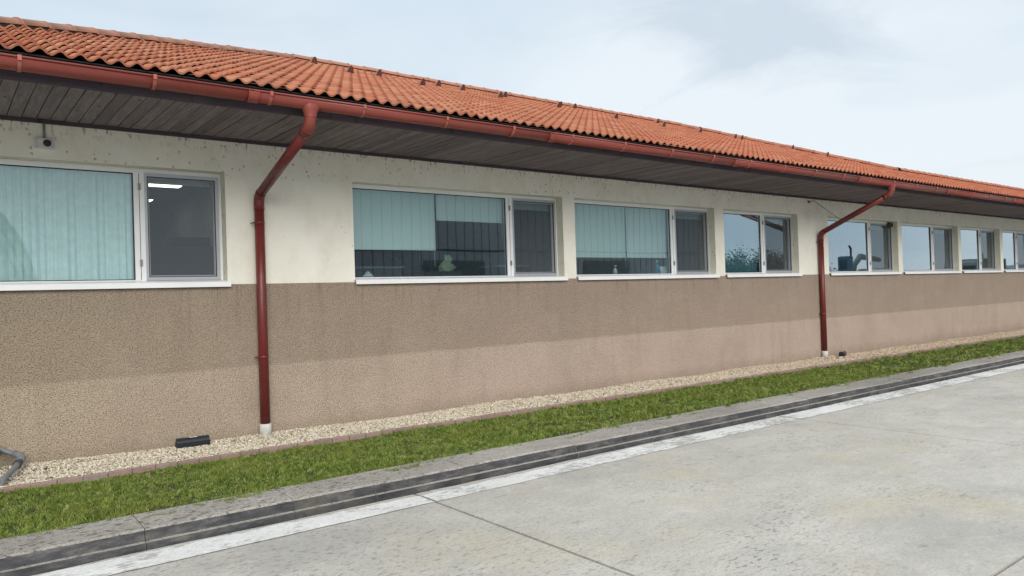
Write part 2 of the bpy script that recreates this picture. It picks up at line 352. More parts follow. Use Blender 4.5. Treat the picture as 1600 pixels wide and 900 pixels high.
M = Mat('tree_leaves', 0.7, spec=0.2)
M.color(M.ramp(M.attr('tint'), [(0.0, (0.025, 0.05, 0.02)), (0.6, (0.05, 0.085, 0.03)), (1.0, (0.09, 0.12, 0.045))])); MT['leaf'] = M.m
MT['cladding'] = simple('grey_cladding', (0.36, 0.39, 0.41), 0.45, 0.0, var=0.06, scale=0.8)
MT['claddark'] = simple('dark_seam', (0.05, 0.055, 0.06), 0.6)
MT['blue'] = simple('faded_blue_machine_paint', (0.03, 0.09, 0.15), 0.5)
MT['rubber'] = simple('tyre_rubber', (0.02, 0.02, 0.02), 0.8)
MT['darkglass'] = simple('dark_cab_glass', (0.03, 0.04, 0.05), 0.1)
MT['truck'] = simple('dull_green_grey_paint', (0.12, 0.15, 0.15), 0.5)
MT['tarp'] = simple('white_shelter_fabric', (0.72, 0.76, 0.78), 0.7)

# ------------------------------------------------------------------ mesh helpers
col = scene.collection
class MB:
    def __init__(s): s.v = []; s.f = []; s.sm = []; s.mi = []
    def face(s, idx, smooth=False, mi=0): s.f.append(idx); s.sm.append(smooth); s.mi.append(mi)
    def quad(s, a, b, c, d, smooth=False, mi=0):
        k = len(s.v); s.v += [a, b, c, d]; s.face((k, k+1, k+2, k+3), smooth, mi); return s
    def box(s, x0, x1, y0, y1, z0, z1, mi=0, bev=0.0):
        k = len(s.v)
        if bev <= 0:
            s.v += [(x0,y0,z0),(x1,y0,z0),(x1,y1,z0),(x0,y1,z0),(x0,y0,z1),(x1,y0,z1),(x1,y1,z1),(x0,y1,z1)]
            for f in ((0,3,2,1),(4,5,6,7),(0,1,5,4),(1,2,6,5),(2,3,7,6),(3,0,4,7)): s.face(tuple(k+i for i in f), False, mi)
        else:
            b = bev
            for z, e in ((z0, 0), (z1-b, 0), (z1, b)):
                s.v += [(x0+e,y0+e,z),(x1-e,y0+e,z),(x1-e,y1-e,z),(x0+e,y1-e,z)]
            s.face((k,k+3,k+2,k+1), False, mi); s.face((k+8,k+9,k+10,k+11), False, mi)
            for r in (0, 4):
                for i in range(4):
                    j = (i+1) % 4; s.face((k+r+i, k+r+j, k+r+4+j, k+r+4+i), False, mi)
        return s
    def tube(s, pts, r, n=14, cap=True, smooth=True, mi=0, arc=None):
        """round pipe along pts; r number or list"""
        pts = [Vector(p) for p in pts]; m_ = len(pts)
        rs = r if isinstance(r, (list, tuple)) else [r]*m_
        tang = []
        for i in range(m_):
            a = pts[max(i-1, 0)]; b = pts[min(i+1, m_-1)]; tang.append((b-a).normalized())
        up = Vector((0, 0, 1)) if abs(tang[0].z) < 0.9 else Vector((1, 0, 0))
        u = tang[0].cross(up).normalized(); k0 = len(s.v)
        for i in range(m_):
            t = tang[i]; u = (u - t*u.dot(t)).normalized(); w = t.cross(u)
            for j in range(n):
                a = 2*PI*j/n; s.v.append(tuple(pts[i] + (u*math.cos(a) + w*math.sin(a))*rs[i]))
        for i in range(m_-1):
            for j in range(n):
                a = k0+i*n+j; b = k0+i*n+(j+1) % n
                s.face((a, b, b+n, a+n), smooth, mi)
        if cap:
            s.face(tuple(k0+j for j in reversed(range(n))), False, mi); s.face(tuple(k0+(m_-1)*n+j for j in range(n)), False, mi)
        return s
    def prism(s, prof, x0, x1, mi=0, closed=True, smooth=False, cap=True):
        """profile [(y,z)] extruded along X"""
        n = len(prof); k = len(s.v)
        s.v += [(x0, y, z) for y, z in prof] + [(x1, y, z) for y, z in prof]
        for i in range(n if closed else n-1):
            j = (i+1) % n; s.face((k+i, k+n+i, k+n+j, k+j), smooth, mi)
        if closed and cap:
            s.face(tuple(k+i for i in range(n)), False, mi); s.face(tuple(k+n+i for i in reversed(range(n))), False, mi)
        return s
    def mesh(s, name, mats):
        me = bpy.data.meshes.new(name); me.from_pydata(s.v, [], s.f)
        for mm in (mats if isinstance(mats, (list, tuple)) else [mats]): me.materials.append(mm)
        me.polygons.foreach_set('use_smooth', s.sm); me.polygons.foreach_set('material_index', s.mi); me.update(); return me
    def build(s, name, mats, parent=None, recalc=False):
        me = s.mesh(name, mats)
        if recalc:
            import bmesh
            bm = bmesh.new(); bm.from_mesh(me); bmesh.ops.recalc_face_normals(bm, faces=bm.faces); bm.to_mesh(me); bm.free()
        return link(name, me, parent)
def link(name, me, parent=None, loc=None):
    o = bpy.data.objects.new(name, me); col.objects.link(o)
    if parent is not None: o.parent = parent
    if loc is not None: o.location = loc
    return o
def empty(name, loc=(0, 0, 0), rz=0, parent=None):
    o = bpy.data.objects.new(name, None); col.objects.link(o); o.location = loc; o.rotation_euler = (0, 0, rz)
    o.empty_display_size = 0.2
    if parent is not None: o.parent = parent
    return o
def tag(o, label=None, cat=None, group=None, kind=None):
    if label: o['label'] = label
    if cat: o['category'] = cat
    if group: o['group'] = group
    if kind: o['kind'] = kind
    return o
def np_mesh(name, verts, faces, mat, tint=None, smooth=False):
    """verts (n,3), faces (m,k) numpy arrays; tint per face"""
    me = bpy.data.meshes.new(name); n, mm, k = len(verts), len(faces), faces.shape[1]
    me.vertices.add(n); me.vertices.foreach_set('co', verts.astype(np.float32).ravel())
    me.loops.add(mm*k); me.loops.foreach_set('vertex_index', faces.astype(np.int32).ravel())
    me.polygons.add(mm); me.polygons.foreach_set('loop_start', np.arange(0, mm*k, k, dtype=np.int32))
    me.polygons.foreach_set('use_smooth', np.full(mm, smooth))
    me.materials.append(mat)
    if tint is not None:
        a = me.attributes.new('tint', 'FLOAT', 'FACE'); a.data.foreach_set('value', tint.astype(np.float32))
    me.update(calc_edges=True); me.validate(); return me
def G(x): return -0.0035*(min(max(x, -20), 36) - 3)          # the yard falls gently away along the building
GV = lambda x: -0.0035*(np.clip(x, -20, 36)-3)

# ================================================================== GROUND
gr = MB().quad((-2500,-2500,-0.45),(2500,-2500,-0.45),(2500,2500,-0.45),(-2500,2500,-0.45)).build('ground', MT['field']); tag(gr, kind='structure')
hv, hf = [], []
hn = 120
for i in range(hn+1):
    a = -PI + PI*i/hn
    for k, (rr, zf) in enumerate(((1100, 0.0), (1350, 0.55), (1600, 1.0), (2000, 0.7), (2300, 0.0))):
        dg = math.degrees(a); hgt = (0.04 if -150 < dg < -38 else 1.0)*55 + (0.04 if -150 < dg < -38 else 1.0)*28*math.sin(a*3.1+1) + (0 if -150 < dg < -38 else 1)*(20*math.sin(a*7.3) + 8*math.sin(a*17))
        hv.append((rr*math.cos(a), rr*math.sin(a), -0.5 + 0.55*zf*max(hgt, 3)))
for i in range(hn):
    for k in range(4):
        a = i*5+k; hf.append((a, a+1, a+6, a+5))
mbh = MB(); mbh.v = hv
for f in hf: mbh.face(f, True)
tag(mbh.build('hills', MT['hill']), kind='structure')

# concrete yard, slab by slab
PAVE_Y = -3.005
yard = MB().box(-22, 86, -46, -2.6, -0.43, -0.32).build('concrete_yard', MT['channel']); tag(yard, kind='structure')
xs = [3.18 + 5.35*k for k in range(-4, 16)]
ys = [PAVE_Y, -6.84, -10.7, -15.5, -20.4, -25.3, -30.2, -35.1, -40.0]
slab_cuts = []
for i in range(len(xs)-1):
    for j in range(len(ys)-1):
        g = 0.0105
        x0, x1, y0, y1 = xs[i]+g, xs[i+1]-g, ys[j+1]+g, ys[j]-(0 if j == 0 else g)
        dz = rnd.uniform(-0.0015, 0.0015)
        b = MB(); k = 0
        # front row gets a slightly ragged edge along the channel
        if j == 0:
            n_ = 40; b.v = []
            top = []
            for q in range(n_+1):
                xx = x0 + (x1-x0)*q/n_
                top.append((xx, y1 + 0.012*math.sin(xx*1.3)+rnd.uniform(-0.006, 0.006)))
            kk = 0
            for q in range(n_):
                (xa, ya), (xb, yb) = top[q], top[q+1]
                b.quad((xa, y0, G(xa)+dz), (xb, y0, G(xb)+dz), (xb, yb, G(xb)+dz), (xa, ya, G(xa)+dz))
                b.quad((xa, ya, G(xa)+dz), (xb, yb, G(xb)+dz), (xb, yb, G(xb)-0.3), (xa, ya, G(xa)-0.3))
            b.quad((x0, y0, G(x0)+dz), (x0, y1, G(x0)+dz), (x0, y1, -0.3), (x0, y0, -0.3))
            b.quad((x1, y0, G(x1)+dz), (x1, y1, G(x1)+dz), (x1, y1, -0.3), (x1, y0, -0.3))
            b.quad((x0, y0, G(x0)+dz), (x1, y0, G(x1)+dz), (x1, y0, -0.3), (x0, y0, -0.3))
        else:
            k = 0
            b.v = [(x0,y0,-0.31),(x1,y0,-0.31),(x1,y1,-0.31),(x0,y1,-0.31),(x0,y0,G(x0)+dz),(x1,y0,G(x1)+dz),(x1,y1,G(x1)+dz),(x0,y1,G(x0)+dz)]
            for f in ((4,5,6,7),(0,1,5,4),(1,2,6,5),(2,3,7,6),(3,0,4,7)): b.face(f)
        o = b.build('concrete_slab', MT['slab'], yard)
# painted white line, cut at each joint
for i in range(len(xs)-1):
    b = MB(); x0, x1 = xs[i]+0.012, xs[i+1]-0.012; n_ = 60
    def yin(x):
        w = 0.5+0.5*math.sin((x-2.0)*0.9)                         # the line drifts along the channel edge
        base_ = -3.045 - 0.055*max(0, math.sin((x-1.6)*0.75)) if 1.0 < x < 6.0 else -3.04
        return base_ + 0.008*math.sin(x*23)+0.006*math.sin(x*57)
    for q in range(n_):
        xa, xb = x0+(x1-x0)*q/n_, x0+(x1-x0)*(q+1)/n_
        b.quad((xa, -3.352+0.003*math.sin(xa*9), G(xa)+0.005), (xb, -3.352+0.003*math.sin(xb*9), G(xb)+0.005), (xb, yin(xb), G(xb)+0.005), (xa, yin(xa), G(xa)+0.005))
    b.build('painted_line', MT['paint'], yard)

# kerb with stepped face
kerb = MB().box(-22, 36, -2.93, -2.6, -0.33, -0.2).build('kerb', MT['channel']); tag(kerb, kind='structure')
cr = [-20, -15.0, -10.2, -7.1, -4.0, -1.3, 1.118, 2.16, 2.851, 3.73, 5.1, 6.55, 8.0, 9.4, 10.8, 12.2, 13.6, 15, 16.5, 18, 20, 22, 24, 26, 28, 30, 33, 36]
for i in range(len(cr)-1):
    x0, x1 = cr[i]+0.003, cr[i+1]-0.003
    jy, jz = rnd.uniform(-0.004, 0.004), rnd.uniform(-0.004, 0.004)
    n_ = max(2, int((x1-x0)/0.12)); b = MB()
    def kp(x):
        w1 = 0.006*math.sin(x*3.1)+0.004*math.sin(x*11.3); g = G(x)
        return [(-2.55, 0.146+g), (-2.62+w1, 0.142+g), (-2.76, 0.137+g+jz), (-2.915+jy+w1*0.6, 0.130+g+jz), (-2.935+jy+w1*0.6, 0.118+g+jz),
                (-2.940+jy, 0.050+g), (-2.974+jy+w1*0.3, 0.046+g), (-2.978+jy, -0.20+g)]
    for q in range(n_+1):
        xx = x0+(x1-x0)*q/n_; b.v += [(xx, y, z) for y, z in kp(xx)]
    for q in range(n_):
        for t in range(7):
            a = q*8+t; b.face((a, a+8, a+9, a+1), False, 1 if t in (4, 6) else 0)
    b.face(tuple(range(8)), False, 0); b.face(tuple(n_*8+t for t in reversed(range(8))), False, 0)
    b.build('kerb_stone', [MT['kerbtop'], MT['channel']], kerb)

# lawn base + gravel bed
def strip(name, y0, y1, z, mat, x0=-21, x1=36):
    b = MB(); n_ = 38
    for q in range(n_):
        xa, xb = x0+(x1-x0)*q/n_, x0+(x1-x0)*(q+1)/n_
        b.quad((xa, y0, z+G(xa)), (xb, y0, z+G(xb)), (xb, y1, z+G(xb)), (xa, y1, z+G(xa)))
    return tag(b.build(name, mat), kind='structure')
strip('lawn_soil', -2.66, -0.99, 0.128, MT['soil'])
strip('gravel_bed', -0.97, 0.05, 0.132, MT['gravelbed'])

# brick edging
edge = MB().box(-21, 36, -1.0, -0.955, -0.3, 0.02).build('brick_edging', MT['soil']); tag(edge, kind='structure')
x = -6.0; brick_me = {}
k = 0
while x < 31.5:
    ln = 0.195
    b = MB().box(0.003, ln-0.003, -0.026, 0.026, -0.08, 0.0, bev=0.006)
    if k % 4 not in brick_me: brick_me[k % 4] = b.mesh('brick', MT['brick'])
    o = link('brick', brick_me[k % 4], edge, (x, -0.985 + rnd.uniform(-0.004, 0.004) - 0.012*math.sin(x*1.7), 0.178+G(x)+rnd.uniform(-0.004, 0.004)))
    o.rotation_euler = (0, 0, rnd.uniform(-0.02, 0.02))
    x += ln; k += 1

# ================================================================== BUILDING
XL, XR = -1.1, 31.6
BY = 14.0
bld = empty('factory_building', (0, 0, 0))
tag(bld, 'long single storey cream and brown building with red tiled roof', 'building')
WT = 0.32
RD = 0.145                                                     # depth of the window reveal
WINS = [dict(x0=-0.95, x1=2.62, m=1.77), dict(x0=4.17, x1=7.67, m=6.74), dict(x0=7.92, x1=11.42, m=10.40), dict(x0=11.69, x1=14.19, m=13.14),
        dict(x0=15.36, x1=18.58, m=17.44), dict(x0=18.80, x1=22.06, m=20.80), dict(x0=22.25, x1=25.0, m=23.9), dict(x0=25.22, x1=28.0, m=26.7), dict(x0=28.3, x1=30.8, m=29.8)]
ZS, ZT = 1.895, 3.125
def wall_grid(name, zlist, openings, mats, y=0.0):
    xsb = sorted({XL, XR, *[w for o_ in openings for w in o_[:2]]}); zsb = sorted({*zlist, *[w for o_ in openings for w in o_[2:]]})
    b = MB()
    inside = lambda xc, zc: any(o_[0] < xc < o_[1] and o_[2] < zc < o_[3] for o_ in openings)
    for i in range(len(xsb)-1):
        for j in range(len(zsb)-1):
            if inside((xsb[i]+xsb[i+1])/2, (zsb[j]+zsb[j+1])/2): continue
            a, c, d, e = xsb[i], xsb[i+1], zsb[j], zsb[j+1]
            b.quad((a, y, d), (c, y, d), (c, y, e), (a, y, e))
            b.quad((a, y+WT, d), (a, y+WT, e), (c, y+WT, e), (c, y+WT, d))
    for (a, c, d, e) in openings:
        b.quad((a, y, d), (a, y, e), (a, y+WT, e), (a, y+WT, d), mi=1)
        b.quad((c, y, d), (c, y+WT, d), (c, y+WT, e), (c, y, e), mi=1)
        b.quad((a, y, e), (c, y, e), (c, y+WT, e), (a, y+WT, e), mi=1)
        b.quad((a, y, d), (a, y+WT, d), (c, y+WT, d), (c, y, d), mi=1)
    # outer rim
    z0, z1 = min(zsb), max(zsb)
    b.quad((XL, y, z0), (XL, y, z1), (XL, y+WT, z1), (XL, y+WT, z0)); b.quad((XR, y, z0), (XR, y+WT, z0), (XR, y+WT, z1), (XR, y, z1))
    b.quad((XL, y, z1), (XR, y, z1), (XR, y+WT, z1), (XL, y+WT, z1))
    return b.build(name, mats, bld)
ops = [(w['x0'], w['x1'], ZS, ZT) for w in WINS]
up = wall_grid('upper_wall', [1.87, 3.56], ops, [MT['plaster'], MT['reveal']])
lw_ = MB().box(XL-0.004, XR+0.004, -0.012, WT, -0.35, 1.868).build('lower_wall', MT['stucco'], bld)
for (a, c, nm) in ((XL, XL+WT, 'end_wall'), (XR-WT, XR, 'end_wall')):
    MB().box(a, c, WT+0.002, BY, -0.35, 1.868).build(nm, MT['stucco'], bld)
    MB().box(a+0.003, c-0.003, WT+0.002, BY, 1.87, 3.55).build(nm, MT['plaster'], bld)
MB().box(XL+WT, XR-WT, BY-0.3, BY, -0.35, 3.55).build('back_wall', MT['plaster'], bld)
# rooms behind the glass
MB().box(XL+WT, XR-WT, WT+0.01, 7.0, 0.9, 1.0).build('interior_floor', MT['roomfloor'], bld)
MB().box(XL+WT, XR-WT, WT+0.01, 7.0, 3.36, 3.42).build('interior_ceiling', MT['roomceil'], bld)
MB().box(XL+WT, XR-WT, 6.9, 7.0, 1.001, 3.359).build('interior_wall', MT['room'], bld)
for xd in (3.3, 7.79, 11.56, 14.8, 18.69, 22.15, 25.1):
    MB().box(xd-0.05, xd+0.05, WT+0.012, 6.89, 1.001, 3.359).build('partition_wall', MT['room'], bld)

# ---- windows
pane_me = {}
for wi, w in enumerate(WINS):
    x0, x1, xm = w['x0'], w['x1'], w['m']
    root = empty('window', (x0, 0, ZS), parent=bld)
    def P(b, name, mat):                                        # parts of a window, local coords
        b.v = [(v[0]-x0, v[1], v[2]-ZS) for v in b.v]
        return b.build(name, mat, root)
    yf, fd = RD, 0.07
    fw = 0.055
    b = MB()
    b.box(x0+0.002, x1-0.002, yf, yf+fd, ZT-fw, ZT-0.002); b.box(x0+0.002, x1-0.002, yf, yf+fd, ZS+0.002, ZS+fw*0.7)
    b.box(x0+0.002, x0+fw*0.55, yf+0.001, yf+fd-0.001, ZS+fw*0.7, ZT-fw); b.box(x1-fw*0.8, x1-0.002, yf+0.001, yf+fd-0.001, ZS+fw*0.7, ZT-fw)
    P(b, 'frame', MT['whitepvc'])
    b = MB().box(xm-0.055, xm-0.004, yf-0.004, yf+fd-0.004, ZS+fw*0.7, ZT-fw).box(xm+0.002, xm+0.05, yf-0.014, yf+fd-0.006, ZS+fw*0.7-0.01, ZT-fw+0.01)
    P(b, 'mullion', MT['whitepvc'])
    b = MB()
    for zc in (ZS+0.22, ZT-0.2): b.box(xm-0.012, xm+0.012, yf-0.026, yf-0.015, zc-0.035, zc+0.035)
    P(b, 'hinge', MT['steel'])
    # black glazing gasket round the fixed pane
    gx0, gx1, gz0, gz1 = x0+fw*0.55, xm-0.055, ZS+fw*0.7, ZT-fw
    b = MB(); t = 0.009
    b.box(gx0, gx1, yf+0.012, yf+0.03, gz1-t, gz1).box(gx0, gx1, yf+0.012, yf+0.03, gz0, gz0+t).box(gx0, gx0+t, yf+0.013, yf+0.029, gz0+t, gz1-t).box(gx1-t, gx1, yf+0.013, yf+0.029, gz0+t, gz1-t)
    P(b, 'gasket', MT['gasket'])
    b = MB().quad((gx0, yf+0.025, gz0), (gx1, yf+0.025, gz0), (gx1, yf+0.025, gz1), (gx0, yf+0.025, gz1)); P(b, 'pane', MT['glass'])
    # casement sash behind a grey insect screen
    cx0, cx1, cz0, cz1 = xm+0.052, x1-fw*0.8-0.002, ZS+fw*0.7+0.004, ZT-fw-0.004
    b = MB(); t = 0.045
    b.box(cx0, cx1, yf+0.012, yf+0.05, cz1-t, cz1).box(cx0, cx1, yf+0.012, yf+0.05, cz0, cz0+t).box(cx0, cx0+t, yf+0.012, yf+0.05, cz0+t, cz1-t).box(cx1-t, cx1, yf+0.012, yf+0.05, cz0+t, cz1-t)
    P(b, 'casement', MT['whitepvc'])
    b = MB().quad((cx0+t, yf+0.03, cz0+t), (cx1-t, yf+0.03, cz0+t), (cx1-t, yf+0.03, cz1-t), (cx0+t, yf+0.03, cz1-t)); P(b, 'casement_pane', MT['glass'])
    b = MB(); s0, s1, s2, s3 = cx0-0.004, cx1+0.008, cz0-0.012, cz1+0.01; t = 0.036
    b.box(s0, s1, yf-0.02, yf-0.004, s3-t, s3).box(s0, s1, yf-0.02, yf-0.004, s2, s2+t).box(s0, s0+t*0.7, yf-0.02, yf-0.004, s2+t, s3-t).box(s1-t, s1, yf-0.02, yf-0.004, s2+t, s3-t)
    P(b, 'screen_frame', MT['screenframe'])
    b = MB(); u = 0.007; q0, q1, q2, q3 = s0+t*0.7, s1-t, s2+t, s3-t
    b.box(q0, q1, yf-0.016, yf-0.006, q3-u, q3).box(q0, q1, yf-0.016, yf-0.006, q2, q2+u).box(q0, q0+u, yf-0.0155, yf-0.0065, q2+u, q3-u).box(q1-u, q1, yf-0.0155, yf-0.0065, q2+u, q3-u)
    P(b, 'screen_gasket', MT['gasket'])
    b = MB().quad((q0, yf-0.01, q2), (q1, yf-0.01, q2), (q1, yf-0.01, q3), (q0, yf-0.01, q3)); P(b, 'insect_screen', MT['mesh'])
    # sill: sloping plate with a drip edge
    prof = [(yf-0.001, ZS+0.03), (-0.052, ZS+0.004), (-0.057, ZS+0.0), (-0.057, ZS-0.052), (-0.05, ZS-0.052), (-0.05, ZS-0.006), (yf-0.001, ZS+0.02)]
    b = MB().prism(prof, x0-0.012 if wi else x0, x1+0.02); P(b, 'sill', MT['sill'])
    yb = 0.27
    # blinds
    if wi == 0:
        b = MB(); n_ = 150; xa, xb = x0+0.03, xm-0.02; ph = 0
        pts = []
        for q in range(n_+1):
            xx = xa+(xb-xa)*q/n_; pts.append((xx, yb+0.012*math.sin(xx*95)+0.018*math.sin(xx*17+math.sin(xx*5)*2)))
        for q in range(n_):
            (a, ya), (c, yc) = pts[q], pts[q+1]
            b.quad((a, ya, ZS+0.02), (c, yc, ZS+0.02), (c, yc, ZT-0.02), (a, ya, ZT-0.02), True)
        P(b, 'curtain', MT['curtain'])
    def roller(a, c, zb, yy=yb, mat='blind'):
        b = MB().box(a, c, yy, yy+0.002, zb, ZT-0.03).box(a, c, yy-0.006, yy+0.008, zb-0.024, zb-0.001).box(a, c, yy-0.02, yy+0.03, ZT-0.045, ZT+0.01)
        P(b, 'roller_blind', MT[mat])
        b = MB().tube([(c-0.03, yy-0.02, ZT-0.05), (c-0.03, yy-0.02, max(zb-0.25, ZS+0.15))], 0.003, 6); P(b, 'blind_cord', MT['whitepvc'])
    if wi == 1: roller(x0+0.02, 5.53, 2.32); roller(5.56, xm-0.03, 2.74)
    elif wi == 2: roller(x0+0.02, 9.32, 2.24); roller(9.345, xm-0.03, 2.24)
    elif wi == 3: roller(x0+0.02, xm-0.03, ZS+0.06, mat='bluegrey')
    roller(xm+0.06, x1-0.05, ZT-(0.115 if wi == 0 else 0.17))
    b = MB().quad((x0+0.01, yf+fd+0.001, ZS+0.012), (x1-0.01, yf+fd+0.001, ZS+0.012), (x1-0.01, WT+0.12, ZS+0.012), (x0+0.01, WT+0.12, ZS+0.012)); P(b, 'inner_sill', MT['whitepvc'])

# ---- soffit, fascia
HX0, HX1 = -2.6, 33.1
sof = MB().box(HX0+0.1, HX1-0.1, -1.40, 0.0-0.004, 3.545, 3.56).build('soffit', MT['deck'], bld)
bm_boards = [MB().box(-0.0555, 0.0555, -0.714, 0.714, 0, 0.02).mesh('soffit_board', MT['board'])]
for cut in (-0.35, 0.1, 0.42, -0.1):
    bm_boards.append(MB().box(-0.0555, 0.0555, -0.714, cut-0.004, 0, 0.02).box(-0.0545, 0.0545, cut+0.004, 0.714, 0.001, 0.02).mesh('soffit_board', MT['board']))
x = HX0+0.12; nb = 0
while x < HX1-0.1 and nb < 300:
    o = link('soffit_board', bm_boards[rnd.choice((0, 0, 1, 2, 3, 4))], sof, (x+0.06, -0.722, 3.502+rnd.uniform(0, 0.006))); o.rotation_euler = (rnd.uniform(-0.002, 0.002), rnd.uniform(-0.02, 0.02), rnd.uniform(-0.002, 0.002))
    x += 0.1185; nb += 1
MB().box(HX0, HX1, -0.035, -0.0015, 3.468, 3.5).build('wall_batten', MT['fascia'], bld)
fas = empty('fascia', (0, 0, 0), parent=bld)
for i, (a, c) in enumerate(zip([HX0, 1.9, 6.2, 10.4, 14.5, 18.6, 22.8, 27], [1.9, 6.2, 10.4, 14.5, 18.6, 22.8, 27, HX1])):
    MB().box(a+0.002, c-0.002, -1.47-0.001*(i % 2), -1.438, 3.484, 3.70).build('fascia_board', MT['fascia'], fas)

# ---- roof
PITCH = math.radians(21); cp, sp_ = math.cos(PITCH), math.sin(PITCH)
EY, EZ = -1.515, 3.692
def rp(x, s, h=0.0):                       # point on the roof plane: s metres up the slope, h above it
    return Vector((x, EY + s*cp - h*sp_, EZ + s*sp_ + h*cp))
def ridge_y(x):
    if x < 16.5: return 4.85
    if x < 20.6: return 4.85 - (x-16.5)*(4.1/4.1)
    return 0.75
HIPX, HIPR = 5.35, 1.25                     # hip apex and plan slope at the near end
def left_x(y): return HIPX - (4.85-y)*HIPR
def right_x(y): return 29.6 + (0.75-y)*1.4
roof = empty('roof', (0, 0, 0), parent=bld)
dk = MB()
pl = [(left_x(EY), EY), (HIPX, 4.85), (16.5, 4.85), (20.6, 0.75), (29.6, 0.75), (right_x(EY), EY)]
def zr(y): return EZ - 0.007 + (y-EY)*math.tan(PITCH)
dv = [(px, py, zr(py)) for px, py in pl]; dk.v = dv[:]; dk.face((0, 5, 4, 3)); dk.face((0, 3, 2, 1))
k = len(dk.v)
# rear slopes and hipped ends
dk.v += [(left_x(EY), 11.2, zr(EY)), (16.5+6.3, 11.2, zr(EY)), (right_x(EY), 3.0, zr(EY)), (20.6, 3.0, zr(EY))]
dk.face((0, 1, k)); dk.face((1, 2, k+1, k)); dk.face((2, 3, k+3, k+1)); dk.face((3, 4, k+2, k+3)); dk.face((4, 5, k+2))
roof_deck = dk.build('roof_deck', MT['deck'], roof)
# one tile: two rolls
TW, TC = 0.285, 0.31
def tprof(u):                               # height across the tile, u in metres
    t = (u/(TW/2)) % 1.0
    c_ = 0.5-0.5*math.cos(2*PI*t)
    return 0.040*(c_**1.35)
def tile_arrays(nseg, thick=0.018):
    us = [TW*i/nseg for i in range(nseg+1)]; v = []; f = []
    Ls = TC+0.045; n_ = nseg+1
    for u in us: v.append((u-0.0711, 0.0, tprof(u)+0.031))          # front top
    for u in us: v.append((u-0.0711, Ls, tprof(u)+0.031-0.029*Ls/TC))   # back top
    for u in us: v.append((u-0.0711, 0.0, tprof(u)+0.031-thick))
    for i in range(nseg): f.append((i, i+1, n_+i+1, n_+i)); f.append((2*n_+i, 2*n_+i+1, i+1, i))
    return v, f
tv, tf = tile_arrays(16)
def tmesh():
    b = MB(); b.v = [(v[0], v[1], v[2]) for v in tv]
    for i, f in enumerate(tf): b.face(f, i % 2 == 0)
    return b.mesh('roof_tile', MT['tile'])
tile_me = tmesh()
rotm = Matrix.Rotation(PITCH, 3, 'X')
tiles = []
nx0 = int((-2.6-0.6)/TW)
camp = Vector((0, -CAMD, CAMH))
for c in range(0, 24):
    for i in range(-12, 122):
        x = 0.588 + i*TW - TW            # crest alignment with the photographed eave
        s = c*TC; y = EY + s*cp
        if y + TC*0.6 > ridge_y(x+TW/2): continue
        if x + TW*0.5 < left_x(y+0.15) - 0.09 or x > right_x(y+0.15): continue
        p = rp(x, s)
        tiles.append(((p-camp).length, x, s, p))
tiles.sort(key=lambda t: t[0])
def fr_angle(p):
    q = R3.transposed() @ (Vector(p)-camp); return q.z > 0.1 and -60 < q.x/q.z*FOC+800 < 1660
vis = [t for t in tiles if fr_angle(t[3])]; near = vis[:296]; nearset = {(t[1], t[2]) for t in near}
for t in near:
    o = link('roof_tile', tile_me, roof, t[3]); o.rotation_euler = (PITCH+rnd.uniform(-0.006, 0.006), rnd.uniform(-0.012, 0.012), rnd.uniform(-0.012, 0.012))
    o.location.z += rnd.uniform(-0.002, 0.003)
far = [t for t in tiles if (t[1], t[2]) not in nearset]
tva = np.array(tv); tfa = np.array(tf); rm = np.array(rotm); n_ = len(tv)
V = np.zeros((len(far)*n_, 3)); F = np.zeros((len(far)*len(tf), 4), dtype=np.int64); T = np.zeros(len(far)*len(tf))
for i, t in enumerate(far):
    e = rnd.uniform(-0.012, 0.012); v = tva.copy(); v[:, 2] += v[:, 0]*e + rnd.uniform(-0.002, 0.003); v[:, 0] += v[:, 1]*rnd.uniform(-0.012, 0.012)
    V[i*n_:(i+1)*n_] = v @ rm.T + np.array(t[3]); F[i*len(tf):(i+1)*len(tf)] = tfa + i*n_; T[i*len(tf):(i+1)*len(tf)] = rnd.random()
me = np_mesh('roof_tile_field', V, F, MT['tile'], T, False)
sm = np.tile(np.array([k % 2 == 0 for k in range(len(tf))]), len(far)); me.polygons.foreach_set('use_smooth', sm)
tag(link('roof_tile_field', me, roof), kind='stuff')
# caps along hip and ridge
def cap_mesh(name, ln=0.40, r=0.108):
    b = MB(); n_ = 12
    for (yy, rr, hh) in ((0.0, r, 0.0), (0.022, r, 0.0), (0.023, r-0.012, 0.0), (ln, r*0.86, -0.012)):
        for j in range(n_+1):
            a = PI*j/n_; b.v.append((-math.cos(a)*rr, yy, math.sin(a)*rr*0.85+hh))
    for q in range(3):
        for j in range(n_): a = q*(n_+1)+j; b.face((a, a+1, a+n_+2, a+n_+1), q != 1)
    k = len(b.v)
    for j in range(n_+1):
        a = PI*j/n_; b.v.append((-math.cos(a)*(r-0.016), 0.0, math.sin(a)*(r-0.016)*0.85))
    for j in range(n_): b.face((j+1, j, k+j, k+j+1))
    return b.mesh(name, MT['cap'])
cap_me = cap_mesh('ridge_tile')
def caps(a, c, name='ridge_tile', step=0.365, h=0.015, upfirst=True):
    a, c = Vector(a), Vector(c); d = (c-a); n_ = int(d.length/step); dn = d.normalized()
    side = dn.cross(Vector((0, 0, 1))).normalized(); upv = side.cross(dn)
    for i in range(n_+1):
        p = a + dn*i*step
        M3 = Matrix((side, dn, upv)).transposed()
        e = Matrix.Rotation(rnd.uniform(-0.03, 0.03), 3, 'Y') @ Matrix.Rotation(0.05, 3, 'X')
        o = link(name, cap_me, roof)
        o.matrix_local = Matrix.Translation(p+upv*(h+rnd.uniform(-0.004, 0.006))) @ (M3 @ e).to_4x4()
def onroof(x, y, h=0.0): return (x, y, EZ+(y-EY)*math.tan(PITCH)+h)
caps(onroof(left_x(-1.45), -1.45, 0.022), onroof(HIPX, 4.85, 0.022), 'hip_tile')
